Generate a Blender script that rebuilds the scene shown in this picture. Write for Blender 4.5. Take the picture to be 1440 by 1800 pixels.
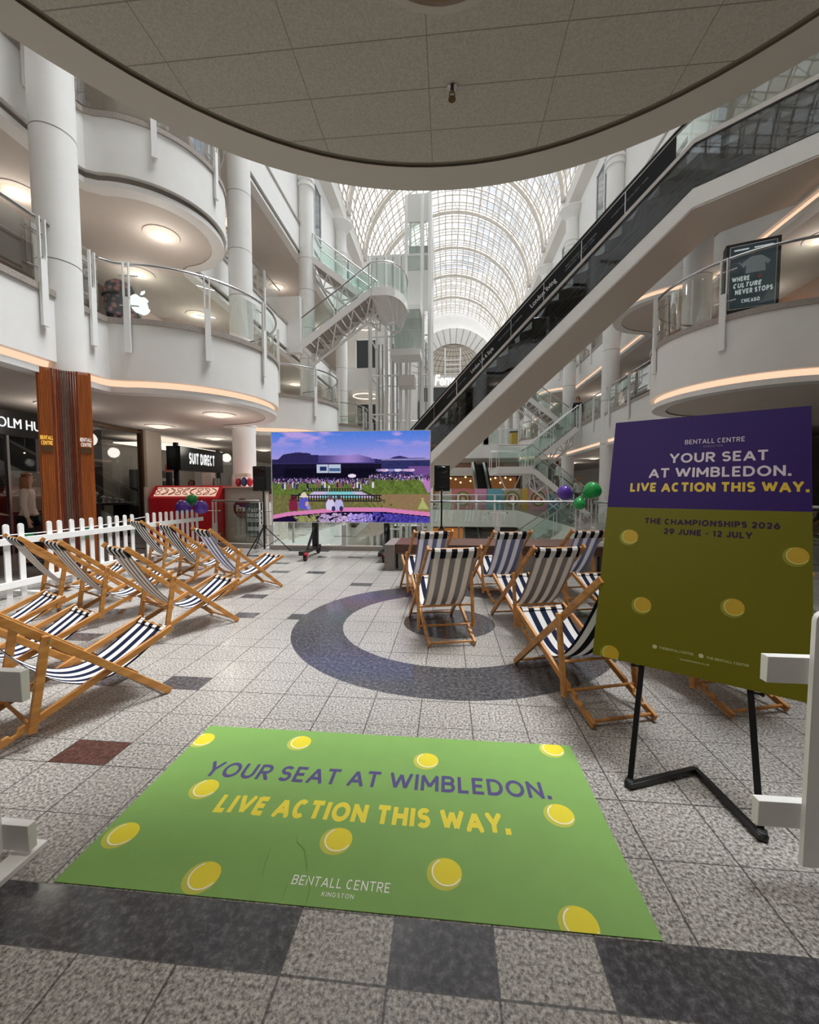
import bpy, bmesh, math, random
import numpy as np
from mathutils import Vector, Matrix, Euler

for _o in list(bpy.data.objects):
    bpy.data.objects.remove(_o)
SC = bpy.context.scene
COL = SC.collection
R = math.radians
PI = math.pi
rnd = random.Random(7)

# ------------------------------------------------------------------ camera, sky, sun, exposure
EXPO = 1.75
cd = bpy.data.cameras.new('camera')
cam = bpy.data.objects.new('camera', cd)
COL.objects.link(cam)
cam.location = (0, 0, 1.4)
cam.rotation_euler = (R(90 - 3.18), 0, R(5.316))
cd.sensor_fit = 'HORIZONTAL'
cd.sensor_width = 36
cd.lens = 18.0
cd.clip_end = 400
SC.camera = cam

w = bpy.data.worlds.new('world')
SC.world = w
w.use_nodes = True
_n = w.node_tree.nodes
_n.clear()
_l = w.node_tree.links
_out = _n.new('ShaderNodeOutputWorld')
_bg = _n.new('ShaderNodeBackground')
_bg.inputs['Strength'].default_value = 0.9
_sky = _n.new('ShaderNodeTexSky')
_sky.sky_type = 'HOSEK_WILKIE'
_sky.turbidity = 3.0
_sky.ground_albedo = 0.5
_sky.sun_direction = Vector((0.45, 0.25, 0.85)).normalized()
_tc = _n.new('ShaderNodeTexCoord')
_no = _n.new('ShaderNodeTexNoise')
_no.inputs['Scale'].default_value = 2.2
_no.inputs['Detail'].default_value = 5
_rp = _n.new('ShaderNodeValToRGB')
_rp.color_ramp.elements[0].position = 0.42
_rp.color_ramp.elements[1].position = 0.62
_mx = _n.new('ShaderNodeMix')
_mx.data_type = 'RGBA'
_mx.inputs['B'].default_value = (1.0, 1.0, 1.0, 1)
_l.new(_tc.outputs['Generated'], _no.inputs['Vector'])
_l.new(_no.outputs['Fac'], _rp.inputs['Fac'])
_l.new(_rp.outputs['Color'], _mx.inputs['Factor'])
_l.new(_sky.outputs['Color'], _mx.inputs['A'])
_l.new(_mx.outputs['Result'], _bg.inputs['Color'])
_l.new(_bg.outputs['Background'], _out.inputs['Surface'])

sd = bpy.data.lights.new('sun', 'SUN')
sd.energy = 4.0
sd.angle = R(24.0)
sd.color = (0.94, 0.97, 1.0)
sun = bpy.data.objects.new('sun', sd)
COL.objects.link(sun)
sun.rotation_euler = Vector((0.27, 0.10, 0.93)).to_track_quat('Z', 'Y').to_euler()

SC.view_settings.view_transform = 'Standard'
SC.view_settings.look = 'None'
SC.view_settings.gamma = 1
SC.view_settings.use_curve_mapping = False
SC.view_settings.exposure = EXPO
SC.cycles.use_denoising = True
SC.cycles.max_bounces = 8
SC.cycles.diffuse_bounces = 5
SC.cycles.glossy_bounces = 4
SC.cycles.transmission_bounces = 6
SC.cycles.transparent_max_bounces = 24
SC.cycles.caustics_reflective = False
SC.cycles.caustics_refractive = False
SC.cycles.sample_clamp_indirect = 6.0

# ------------------------------------------------------------------ helpers: tags, meshes
def tag(o, label=None, cat=None, group=None, kind=None):
    if label: o['label'] = label
    if cat: o['category'] = cat
    if group: o['group'] = group
    if kind: o['kind'] = kind
    return o

def empty(name, loc=(0, 0, 0), rz=0.0, label=None, cat=None, group=None, kind=None, parent=None):
    o = bpy.data.objects.new(name, None)
    o.empty_display_size = 0.1
    COL.objects.link(o)
    o.location = loc
    o.rotation_euler = (0, 0, rz)
    if parent: o.parent = parent
    return tag(o, label, cat, group, kind)

def copy_tree(o, parent=None):
    c = o.copy()
    COL.objects.link(c)
    if parent: c.parent = parent
    for ch in list(o.children):
        copy_tree(ch, c)
    return c

class MB:
    """collects faces of one mesh"""
    def __init__(s):
        s.v = []; s.f = []; s.mi = []
    def add(s, vs, fs, mi=0):
        b = len(s.v)
        s.v += [tuple(p) for p in vs]
        s.f += [tuple(i + b for i in f) for f in fs]
        s.mi += [mi] * len(fs)
        return s
    def box(s, c, d, rz=0.0, mi=0, M=None):
        x, y, z = d[0] / 2, d[1] / 2, d[2] / 2
        P = [Vector(p) for p in ((-x, -y, -z), (x, -y, -z), (x, y, -z), (-x, y, -z), (-x, -y, z), (x, -y, z), (x, y, z), (-x, y, z))]
        if M is None: M = Matrix.Rotation(rz, 3, 'Z')
        P = [M @ p + Vector(c) for p in P]
        return s.add(P, [(0, 3, 2, 1), (4, 5, 6, 7), (0, 1, 5, 4), (1, 2, 6, 5), (2, 3, 7, 6), (3, 0, 4, 7)], mi)
    def bar(s, a, b, w_, h, mi=0, up=(0, 0, 1)):
        a = Vector(a); b = Vector(b); d = (b - a); L = d.length; d.normalize()
        u = Vector(up)
        if abs(d.dot(u)) > 0.99: u = Vector((0, 1, 0))
        x = d.cross(u).normalized(); z = x.cross(d)
        M = Matrix((x, d, z)).transposed()
        return s.box((a + b) / 2, (w_, L, h), mi=mi, M=M)
    def tube(s, pts, r, n=8, mi=0, closed=False, cap=True):
        pts = [Vector(p) for p in pts]; N = len(pts); rings = []
        prev = None
        for i, p in enumerate(pts):
            if closed: t = pts[(i + 1) % N] - pts[i - 1]
            elif i == 0: t = pts[1] - pts[0]
            elif i == N - 1: t = pts[-1] - pts[-2]
            else: t = (pts[i + 1] - p).normalized() + (p - pts[i - 1]).normalized()
            t.normalize()
            if prev is None:
                u = Vector((0, 0, 1)) if abs(t.z) < 0.95 else Vector((1, 0, 0))
                x = t.cross(u).normalized()
            else:
                x = (prev - t * prev.dot(t)).normalized()
            prev = x; y = t.cross(x)
            rr = r[i] if isinstance(r, (list, tuple)) else r
            rings.append([p + (x * math.cos(2 * PI * k / n) + y * math.sin(2 * PI * k / n)) * rr for k in range(n)])
        vs = [q for g in rings for q in g]; fs = []
        M_ = N if closed else N - 1
        for i in range(M_):
            j = (i + 1) % N
            for k in range(n):
                k2 = (k + 1) % n
                fs.append((i * n + k, i * n + k2, j * n + k2, j * n + k))
        if cap and not closed:
            fs.append(tuple(range(n - 1, -1, -1))); fs.append(tuple((N - 1) * n + k for k in range(n)))
        return s.add(vs, fs, mi)
    def cyl(s, a, b, r, n=16, mi=0, r2=None):
        return s.tube([a, b], [r, r if r2 is None else r2], n, mi)
    def prism(s, poly, z0, z1, mi=0, mtop=None):
        n = len(poly)
        b = len(s.v)
        s.v += [(p[0], p[1], z0) for p in poly] + [(p[0], p[1], z1) for p in poly]
        s.f += [tuple(b + i for i in range(n - 1, -1, -1)), tuple(b + n + i for i in range(n))]
        s.mi += [mi, mi if mtop is None else mtop]
        for i in range(n):
            j = (i + 1) % n
            s.f.append((b + i, b + j, b + n + j, b + n + i)); s.mi.append(mi)
        return s
    def lathe(s, prof, c=(0, 0, 0), n=24, mi=0):
        vs = []; fs = []
        for r, z in prof:
            for k in range(n):
                a = 2 * PI * k / n
                vs.append((c[0] + r * math.cos(a), c[1] + r * math.sin(a), c[2] + z))
        for i in range(len(prof) - 1):
            for k in range(n):
                k2 = (k + 1) % n
                fs.append((i * n + k, i * n + k2, (i + 1) * n + k2, (i + 1) * n + k))
        return s.add(vs, fs, mi)
    def ball(s, c, r, n=16, m=10, mi=0):
        r = (r, r, r) if not isinstance(r, (tuple, list)) else r
        vs = [(c[0], c[1], c[2] - r[2])]; fs = []
        for i in range(1, m):
            t = PI * i / m
            for k in range(n):
                a = 2 * PI * k / n
                vs.append((c[0] + r[0] * math.sin(t) * math.cos(a), c[1] + r[1] * math.sin(t) * math.sin(a), c[2] - r[2] * math.cos(t)))
        vs.append((c[0], c[1], c[2] + r[2]))
        for k in range(n):
            fs.append((0, 1 + (k + 1) % n, 1 + k))
            fs.append((len(vs) - 1, 1 + (m - 2) * n + k, 1 + (m - 2) * n + (k + 1) % n))
        for i in range(m - 2):
            for k in range(n):
                k2 = (k + 1) % n
                fs.append((1 + i * n + k, 1 + i * n + k2, 1 + (i + 1) * n + k2, 1 + (i + 1) * n + k))
        return s.add(vs, fs, mi)
    def build(s, name, mats, parent=None, smooth=True, bevel=0, label=None, loc=None, recalc=True):
        me = bpy.data.meshes.new(name)
        me.from_pydata(s.v, [], s.f)
        mats = mats if isinstance(mats, (list, tuple)) else [mats]
        for m in mats: me.materials.append(m)
        if len(mats) > 1: me.polygons.foreach_set('material_index', s.mi)
        if recalc:
            bm = bmesh.new(); bm.from_mesh(me)
            bmesh.ops.recalc_face_normals(bm, faces=bm.faces[:])
            bm.to_mesh(me); bm.free()
        if smooth:
            me.polygons.foreach_set('use_smooth', [True] * len(me.polygons))
            me.set_sharp_from_angle(angle=R(35))
        me.update()
        o = bpy.data.objects.new(name, me)
        COL.objects.link(o)
        if parent: o.parent = parent
        if label: o['label'] = label
        if loc: o.location = loc
        if bevel:
            b = o.modifiers.new('bevel', 'BEVEL'); b.width = bevel; b.segments = 2; b.limit_method = 'ANGLE'
        return o

def text(name, s, width, mat, M, parent=None, height=None, bold=0.0, shear=0.0, ext=0.002, align='CENTER', space=1.0, label=None):
    """flat lettering scaled to an exact width; local x right, y up, placed by matrix M"""
    cu = bpy.data.curves.new(name, 'FONT')
    cu.body = s; cu.size = 1.0; cu.extrude = 0.0; cu.offset = bold; cu.shear = shear
    cu.space_character = space; cu.resolution_u = 3
    tmp = bpy.data.objects.new(name, cu)
    me = bpy.data.meshes.new_from_object(tmp)
    bpy.data.objects.remove(tmp)
    co = np.empty(len(me.vertices) * 3, np.float32); me.vertices.foreach_get('co', co); co = co.reshape(-1, 3)
    lo = co.min(0); hi = co.max(0)
    sx = width / (hi[0] - lo[0]); sy = sx if height is None else height / (hi[1] - lo[1])
    co[:, 0] = (co[:, 0] - lo[0]) * sx; co[:, 1] = (co[:, 1] - lo[1]) * sy; co[:, 2] = 0
    if align == 'CENTER': co[:, 0] -= width / 2
    if align == 'RIGHT': co[:, 0] -= width
    me.vertices.foreach_set('co', co.ravel())
    bm = bmesh.new(); bm.from_mesh(me)
    if ext > 0:
        r_ = bmesh.ops.extrude_face_region(bm, geom=bm.faces[:])
        bmesh.ops.translate(bm, vec=(0, 0, ext), verts=[g for g in r_['geom'] if isinstance(g, bmesh.types.BMVert)])
        bmesh.ops.recalc_face_normals(bm, faces=bm.faces[:])
    bm.to_mesh(me); bm.free()
    me.materials.clear(); me.materials.append(mat)
    me.transform(M)
    o = bpy.data.objects.new(name, me); COL.objects.link(o)
    if parent: o.parent = parent
    if label: o['label'] = label
    return o

def clip(poly, x0, x1, y0, y1):
    def half(P, f, inter):
        o = []
        for i in range(len(P)):
            a, b = P[i - 1], P[i]
            if f(b):
                if not f(a): o.append(inter(a, b))
                o.append(b)
            elif f(a): o.append(inter(a, b))
        return o
    def ix(v): return lambda a, b: (v, a[1] + (b[1] - a[1]) * (v - a[0]) / (b[0] - a[0]))
    def iy(v): return lambda a, b: (a[0] + (b[0] - a[0]) * (v - a[1]) / (b[1] - a[1]), v)
    for f, i in ((lambda p: p[0] >= x0, ix(x0)), (lambda p: p[0] <= x1, ix(x1)), (lambda p: p[1] >= y0, iy(y0)), (lambda p: p[1] <= y1, iy(y1))):
        if poly: poly = half(poly, f, i)
    return poly


# bold geometric capitals drawn as strokes (x right, y up, cap height 1)
def _arc(cx, cy, rx, ry, a0, a1, n=14):
    return [(cx + rx * math.cos(R(a0 + (a1 - a0) * i / n)), cy + ry * math.sin(R(a0 + (a1 - a0) * i / n))) for i in range(n + 1)]
GLY = {
 'A': (0.80, [[(-.08, -.16), (.5, 1.0)], [(.5, 1.0), (1.08, -.16)], [(.2, .27), (.8, .27)]]),
 'B': (0.66, [[(0, -.1), (0, 1.1)], [(0, 1)] + _arc(.55, .765, .4, .235, 90, -90) + [(0, .53)], [(0, .53)] + _arc(.6, .265, .4, .265, 90, -90) + [(0, 0)]]),
 'C': (0.70, [_arc(.5, .5, .5, .5, 48, 312, 24)]),
 'D': (0.76, [[(0, -.1), (0, 1.1)], [(0, 1)] + _arc(.42, .5, .58, .5, 90, -90, 18) + [(0, 0)]]),
 'E': (0.58, [[(0, -.1), (0, 1.1)], [(0, 1), (1.1, 1)], [(0, .5), (.95, .5)], [(0, 0), (1.1, 0)]]),
 'F': (0.56, [[(0, -.1), (0, 1.1)], [(0, 1), (1.1, 1)], [(0, .5), (.95, .5)]]),
 'G': (0.82, [_arc(.5, .5, .5, .5, 48, 345, 24) + [(1, .46), (.55, .46)]]),
 'H': (0.72, [[(0, -.1), (0, 1.1)], [(1, -.1), (1, 1.1)], [(0, .5), (1, .5)]]),
 'I': (0.0, [[(0, -.1), (0, 1.1)]]),
 'J': (0.52, [[(1, 1.1), (1, .32)] + _arc(.5, .32, .5, .32, 0, -170, 12)]),
 'K': (0.70, [[(0, -.1), (0, 1.1)], [(1.1, 1.1), (0, .34)], [(.36, .60), (1.08, -.1)]]),
 'L': (0.54, [[(0, 1.1), (0, 0), (1.1, 0)]]),
 'M': (0.88, [[(0, -.1), (0, 1.0)], [(-.03, 1.06), (.5, .22)], [(.5, .22), (1.03, 1.06)], [(1, 1.0), (1, -.1)]]),
 'N': (0.74, [[(0, -.1), (0, 1.1)], [(0, 1.0), (1, 0)], [(1, -.1), (1, 1.1)]]),
 'O': (0.90, [_arc(.5, .5, .5, .5, 0, 360, 32)]),
 'P': (0.64, [[(0, -.1), (0, 1.1)], [(0, 1)] + _arc(.55, .72, .45, .28, 90, -90) + [(0, .44)]]),
 'R': (0.66, [[(0, -.1), (0, 1.1)], [(0, 1)] + _arc(.55, .73, .45, .27, 90, -90) + [(0, .46)], [(.45, .46), (1.06, -.12)]]),
 'S': (0.62, [_arc(.5, .755, .48, .245, 28, 262, 16) + _arc(.5, .265, .5, .265, 82, -152, 16)]),
 'T': (0.66, [[(-.15, 1), (1.15, 1)], [(.5, 1), (.5, -.1)]]),
 'U': (0.72, [[(0, 1.1), (0, .38)] + _arc(.5, .38, .5, .38, 180, 360, 16) + [(1, 1.1)]]),
 'V': (0.78, [[(-.07, 1.16), (.5, 0)], [(.5, 0), (1.07, 1.16)]]),
 'W': (1.18, [[(-.03, 1.12), (.25, 0)], [(.25, 0), (.5, .98)], [(.5, .98), (.75, 0)], [(.75, 0), (1.03, 1.12)]]),
 'X': (0.74, [[(-.08, 1.1), (1.08, -.1)], [(-.08, -.1), (1.08, 1.1)]]),
 'Y': (0.74, [[(-.1, 1.14), (.5, .42)], [(1.1, 1.14), (.5, .42)], [(.5, .45), (.5, -.1)]]),
 '0': (0.70, [_arc(.5, .5, .5, .5, 0, 360, 28)]),
 '1': (0.30, [[(-.2, .74), (.9, 1.05)], [(.9, 1.1), (.9, -.1)]]),
 '2': (0.62, [_arc(.5, .69, .48, .31, 165, -38, 16) + [(0.0, 0)], [(-.05, 0), (1.1, 0)]]),
 '6': (0.66, [_arc(.5, .32, .5, .32, 0, 360, 24), [(.03, .42), (.72, 1.12)]]),
 '9': (0.66, [_arc(.5, .68, .5, .32, 0, 360, 24), [(.97, .58), (.28, -.12)]]),
 '-': (0.40, [[(0, .42), (1, .42)]]),
}
def stroke_text(name, s, width, mat, M, parent=None, height=0.1, t=0.17, track=0.16, shear=0.0, ext=0.0, align='CENTER', label=None):
    polys = []; x = 0.0; h = t / 2; zi = 0
    for ch in s:
        if ch == ' ': x += 0.38; continue
        if ch == '.':
            polys.append((0, [(x, 0), (x + t * 1.15, 0), (x + t * 1.15, t * 1.15), (x, t * 1.15)])); x += t * 1.15 + track; continue
        wd, strokes = GLY[ch]; wd = wd + t * 0.4 if wd else t
        for k, st in enumerate(strokes):
            P = [Vector((x + h + p[0] * (wd - t), h + p[1] * (1 - t))) for p in st]
            closed = (P[0] - P[-1]).length < 1e-4
            n = len(P); Lf = []; Rt = []
            for i in range(n):
                if closed: a = P[i - 1] if i else P[-2]; b = P[(i + 1) % n] if i < n - 1 else P[1]
                else: a = P[i - 1] if i else None; b = P[i + 1] if i < n - 1 else None
                d1 = (P[i] - a).normalized() if a is not None else (b - P[i]).normalized()
                d2 = (b - P[i]).normalized() if b is not None else d1
                n1 = Vector((-d1.y, d1.x)); n2 = Vector((-d2.y, d2.x)); m = (n1 + n2).normalized(); q = h / max(0.5, m.dot(n1))
                Lf.append(P[i] + m * q); Rt.append(P[i] - m * q)
            for i in range(n - 1):
                Q = clip([tuple(Rt[i]), tuple(Rt[i + 1]), tuple(Lf[i + 1]), tuple(Lf[i])], x - 0.001, x + wd + 0.001, -0.0, 1.0)
                if len(Q) > 2: polys.append((k, Q))
        x += wd + track
    x -= track
    sx = width / x; mb = MB(); off = {'CENTER': -width / 2, 'LEFT': 0, 'RIGHT': -width}[align]
    for k, Q in polys:
        vs = [M @ Vector((off + (p[0] + shear * p[1]) * sx, p[1] * height, ext + k * 2e-5)) for p in Q]
        mb.add(vs, [tuple(range(len(Q)))])
    o = mb.build(name, mat, None, smooth=False, recalc=False, label=label)
    if parent: o.parent = parent
    return o

def frame(o, x, y):
    """4x4 with local x, y axes (y made square to x) and origin o"""
    x = Vector(x).normalized(); y = Vector(y); y = (y - x * y.dot(x)).normalized(); z = x.cross(y)
    M = Matrix((x, y, z)).transposed().to_4x4(); M.translation = Vector(o)
    return M

# ------------------------------------------------------------------ materials
def lin(c):
    if isinstance(c, str):
        c = [int(c[i:i + 2], 16) / 255 for i in (0, 2, 4)]
    return tuple(((v / 12.92) if v <= 0.04045 else ((v + 0.055) / 1.055) ** 2.4) for v in c[:3]) + (1.0,)

def new_mat(name):
    m = bpy.data.materials.new(name); m.use_nodes = True
    nt = m.node_tree; nt.nodes.clear()
    out = nt.nodes.new('ShaderNodeOutputMaterial')
    return m, nt, out

def pbr(name, c, rough=0.5, metal=0.0, spec=0.5, noise=None, coat=0.0, emit=None):
    """noise = (scale, amount): a little mottling of the thing's own colour"""
    m, nt, out = new_mat(name)
    p = nt.nodes.new('ShaderNodeBsdfPrincipled')
    p.inputs['Base Color'].default_value = lin(c)
    p.inputs['Roughness'].default_value = rough
    p.inputs['Metallic'].default_value = metal
    p.inputs['Specular IOR Level'].default_value = spec
    p.inputs['Coat Weight'].default_value = coat
    if emit:
        p.inputs['Emission Color'].default_value = lin(emit[0]); p.inputs['Emission Strength'].default_value = emit[1] / 2 ** EXPO
    if noise:
        tc = nt.nodes.new('ShaderNodeTexCoord'); n = nt.nodes.new('ShaderNodeTexNoise')
        n.inputs['Scale'].default_value = noise[0]; n.inputs['Detail'].default_value = 4
        r = nt.nodes.new('ShaderNodeMapRange')
        r.inputs['From Min'].default_value = 0.3; r.inputs['From Max'].default_value = 0.7
        r.inputs['To Min'].default_value = 1 - noise[1]; r.inputs['To Max'].default_value = 1 + noise[1]
        h = nt.nodes.new('ShaderNodeHueSaturation'); h.inputs['Color'].default_value = lin(c)
        nt.links.new(tc.outputs['Object'], n.inputs['Vector']); nt.links.new(n.outputs['Fac'], r.inputs['Value'])
        nt.links.new(r.outputs['Result'], h.inputs['Value']); nt.links.new(h.outputs['Color'], p.inputs['Base Color'])
    nt.links.new(p.outputs['BSDF'], out.inputs['Surface'])
    return m

def emis(name, c, s):
    s = s / 2 ** EXPO          # strength as seen after the exposure
    m, nt, out = new_mat(name)
    e = nt.nodes.new('ShaderNodeEmission'); e.inputs['Color'].default_value = lin(c); e.inputs['Strength'].default_value = s
    nt.links.new(e.outputs['Emission'], out.inputs['Surface'])
    return m

def glass(name, tint, base=0.05, edge=0.5, rough=0.02, gloss=(1, 1, 1)):
    m, nt, out = new_mat(name)
    t = nt.nodes.new('ShaderNodeBsdfTransparent'); t.inputs['Color'].default_value = tuple(tint) + (1,)
    g = nt.nodes.new('ShaderNodeBsdfGlossy'); g.inputs['Roughness'].default_value = rough; g.inputs['Color'].default_value = tuple(gloss) + (1,)
    lw = nt.nodes.new('ShaderNodeLayerWeight'); lw.inputs['Blend'].default_value = 0.25
    r = nt.nodes.new('ShaderNodeMapRange'); r.inputs['To Min'].default_value = base; r.inputs['To Max'].default_value = edge
    mx = nt.nodes.new('ShaderNodeMixShader')
    nt.links.new(lw.outputs['Fresnel'], r.inputs['Value']); nt.links.new(r.outputs['Result'], mx.inputs['Fac'])
    nt.links.new(t.outputs['BSDF'], mx.inputs[1]); nt.links.new(g.outputs['BSDF'], mx.inputs[2])
    nt.links.new(mx.outputs['Shader'], out.inputs['Surface'])
    return m

def frit(name, through, c):
    m, nt, out = new_mat(name)
    t = nt.nodes.new('ShaderNodeBsdfTransparent')
    d = nt.nodes.new('ShaderNodeBsdfTranslucent'); d.inputs['Color'].default_value = lin(c)
    mx = nt.nodes.new('ShaderNodeMixShader'); mx.inputs['Fac'].default_value = 1 - through
    nt.links.new(t.outputs['BSDF'], mx.inputs[1]); nt.links.new(d.outputs['BSDF'], mx.inputs[2])
    nt.links.new(mx.outputs['Shader'], out.inputs['Surface'])
    return m

class NX:
    """small node-math writer for one material"""
    def __init__(s, nt): s.nt = nt
    def _in(s, sock, v):
        if hasattr(v, 'node'): s.nt.links.new(v, sock)
        else: sock.default_value = v
    def m(s, op, a, b=0.0, c=0.0):
        n = s.nt.nodes.new('ShaderNodeMath'); n.operation = op
        s._in(n.inputs[0], a); s._in(n.inputs[1], b); s._in(n.inputs[2], c)
        return n.outputs[0]
    def mix(s, f, a, b):
        n = s.nt.nodes.new('ShaderNodeMix'); n.data_type = 'RGBA'
        s._in(n.inputs['Factor'], f); s._in(n.inputs['A'], a); s._in(n.inputs['B'], b)
        return n.outputs['Result']
    def ramp(s, f, stops):
        n = s.nt.nodes.new('ShaderNodeValToRGB'); s._in(n.inputs[0], f); e = n.color_ramp.elements
        e[0].position, e[0].color = stops[0][0], lin(stops[0][1]); e[1].position, e[1].color = stops[-1][0], lin(stops[-1][1])
        for p, c in stops[1:-1]:
            q = e.new(p); q.color = lin(c)
        return n.outputs[0]
    def between(s, v, lo, hi):
        return s.m('MULTIPLY', s.m('GREATER_THAN', v, lo), s.m('LESS_THAN', v, hi))

def floor_mat():
    m, nt, out = new_mat('granite_floor')
    x = NX(nt)
    p = nt.nodes.new('ShaderNodeBsdfPrincipled')
    tc = nt.nodes.new('ShaderNodeTexCoord')
    sep = nt.nodes.new('ShaderNodeSeparateXYZ'); nt.links.new(tc.outputs['Object'], sep.inputs[0])
    X, Y = sep.outputs[0], sep.outputs[1]
    nz = nt.nodes.new('ShaderNodeTexNoise'); nz.inputs['Scale'].default_value = 78; nz.inputs['Detail'].default_value = 3; nz.inputs['Roughness'].default_value = 0.7
    nt.links.new(tc.outputs['Object'], nz.inputs['Vector'])
    nb = nt.nodes.new('ShaderNodeTexNoise'); nb.inputs['Scale'].default_value = 1.1; nb.inputs['Detail'].default_value = 2
    nt.links.new(tc.outputs['Object'], nb.inputs['Vector'])
    nd = nt.nodes.new('ShaderNodeTexNoise'); nd.inputs['Scale'].default_value = 38; nd.inputs['Detail'].default_value = 4; nd.inputs['Roughness'].default_value = 0.75
    nt.links.new(tc.outputs['Object'], nd.inputs['Vector'])
    light = x.ramp(nz.outputs['Fac'], [(0.30, '433f3e'), (0.42, '78746f'), (0.53, 'a6a19b'), (0.67, 'cbc6c0')])
    dark = x.ramp(nd.outputs['Fac'], [(0.3, '302f31'), (0.48, '444346'), (0.6, '5e5c5f'), (0.75, '807b78')])
    red = x.ramp(nd.outputs['Fac'], [(0.3, '35211e'), (0.55, '573832'), (0.75, '75534a')])
    # rows: a 0.188 band, then two 0.297 rows
    yr = x.m('FLOORED_MODULO', x.m('SUBTRACT', Y, 1.067), 0.785)
    k = x.m('FLOOR', x.m('DIVIDE', x.m('SUBTRACT', Y, 1.067), 0.785))
    band = x.m('LESS_THAN', yr, 0.188)
    xi = x.m('FLOOR', x.m('DIVIDE', x.m('SUBTRACT', X, 0.15), 0.3135))
    xr = x.m('FLOORED_MODULO', x.m('SUBTRACT', X, 0.15), 0.3135)
    def joint(v, at, wd=0.0022): return x.m('LESS_THAN', x.m('ABSOLUTE', x.m('SUBTRACT', v, at)), wd)
    g = joint(yr, 0.0015)
    for j_ in (joint(yr, 0.188), joint(yr, 0.4865), joint(yr, 0.7835), joint(xr, 0.0015), joint(xr, 0.312)):
        g = x.m('MAXIMUM', g, j_)
    # dark tiles
    k0 = x.m('COMPARE', k, 0.0, 0.1)
    lightt = x.m('MAXIMUM', x.between(xi, -2.5, -1.5), x.between(xi, -0.5, 0.5))
    d0 = x.m('MULTIPLY', k0, x.m('SUBTRACT', 1.0, lightt))
    i7 = x.m('FLOORED_MODULO', xi, 7.0)
    kk = x.m('FLOORED_MODULO', x.m('MULTIPLY', k, 3.0), 7.0)
    i7b = x.m('FLOORED_MODULO', x.m('ADD', xi, x.m('SUBTRACT', kk, 6.0)), 7.0)
    dk = x.m('MAXIMUM', x.m('COMPARE', i7b, 0.0, 0.1), x.m('MULTIPLY', x.m('COMPARE', i7b, 5.0, 0.1), x.m('LESS_THAN', X, -2.1)))
    far = x.m('MAXIMUM', x.m('GREATER_THAN', k, 2.5), x.m('GREATER_THAN', x.m('ABSOLUTE', X), 1.68))
    d2 = x.m('MULTIPLY', x.m('MULTIPLY', x.m('GREATER_THAN', k, 1.5), far), dk)
    isdark = x.m('MULTIPLY', band, x.m('MAXIMUM', d0, d2))
    isred = x.m('MULTIPLY', band, x.m('MULTIPLY', x.m('COMPARE', k, 1.0, 0.1), x.m('COMPARE', i7, 0.0, 0.1)))
    # inlaid ring and centre disc
    rr = x.m('SQRT', x.m('ADD', x.m('POWER', x.m('ABSOLUTE', x.m('SUBTRACT', X, 0.02)), 2.0), x.m('POWER', x.m('ABSOLUTE', x.m('SUBTRACT', Y, 4.26)), 2.0)))
    ring = x.between(rr, 1.10, 1.60)
    disc = x.m('LESS_THAN', rr, 0.475)
    inside = x.m('LESS_THAN', rr, 1.60)
    isdark = x.m('MULTIPLY', isdark, x.m('SUBTRACT', 1.0, inside))
    isdark = x.m('MAXIMUM', isdark, x.m('MAXIMUM', ring, disc))
    g = x.m('MULTIPLY', g, x.m('SUBTRACT', 1.0, isdark))
    wear = nt.nodes.new('ShaderNodeMapRange'); wear.inputs['From Min'].default_value = 0.3; wear.inputs['From Max'].default_value = 0.7
    wear.inputs['To Min'].default_value = 0.9; wear.inputs['To Max'].default_value = 1.08
    nt.links.new(nb.outputs['Fac'], wear.inputs['Value'])
    hv = nt.nodes.new('ShaderNodeHueSaturation'); nt.links.new(light, hv.inputs['Color']); nt.links.new(wear.outputs['Result'], hv.inputs['Value'])
    c = x.mix(isdark, hv.outputs['Color'], dark)
    c = x.mix(isred, c, red)
    c = x.mix(x.m('MULTIPLY', g, 0.75), c, lin('2a2826'))
    nt.links.new(c, p.inputs['Base Color'])
    rg = nt.nodes.new('ShaderNodeMapRange'); rg.inputs['To Min'].default_value = 0.24; rg.inputs['To Max'].default_value = 0.12
    nt.links.new(isdark, rg.inputs['Value'])
    nt.links.new(rg.outputs['Result'], p.inputs['Roughness'])
    p.inputs['Specular IOR Level'].default_value = 0.6
    nt.links.new(p.outputs['BSDF'], out.inputs['Surface'])
    return m

def ceil_tile_mat():
    m, nt, out = new_mat('ceiling_tiles'); x = NX(nt)
    p = nt.nodes.new('ShaderNodeBsdfPrincipled'); p.inputs['Roughness'].default_value = 0.9
    tc = nt.nodes.new('ShaderNodeTexCoord'); sep = nt.nodes.new('ShaderNodeSeparateXYZ'); nt.links.new(tc.outputs['Object'], sep.inputs[0])
    X, Y = sep.outputs[0], sep.outputs[1]
    yr = x.m('FLOORED_MODULO', x.m('SUBTRACT', Y, 1.633), 0.205)
    row = x.m('FLOOR', x.m('DIVIDE', x.m('SUBTRACT', Y, 1.633), 0.205))
    xs = x.m('ADD', X, x.m('MULTIPLY', x.m('FLOORED_MODULO', row, 1.0), 0.26))
    xr = x.m('FLOORED_MODULO', x.m('SUBTRACT', xs, 0.43), 0.52)
    g = x.m('MULTIPLY', x.m('LESS_THAN', yr, 0.005), 1.0)
    g2 = x.m('LESS_THAN', xr, 0.004)
    sp = nt.nodes.new('ShaderNodeTexNoise'); sp.inputs['Scale'].default_value = 120; nt.links.new(tc.outputs['Object'], sp.inputs['Vector'])
    base = x.ramp(sp.outputs['Fac'], [(0.3, 'bdb5ab'), (0.7, 'd2cac0')])
    c = x.mix(x.m('MULTIPLY', x.m('MAXIMUM', g, g2), 0.55), base, lin('5b554c'))
    nt.links.new(c, p.inputs['Base Color']); nt.links.new(p.outputs['BSDF'], out.inputs['Surface'])
    return m

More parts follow.
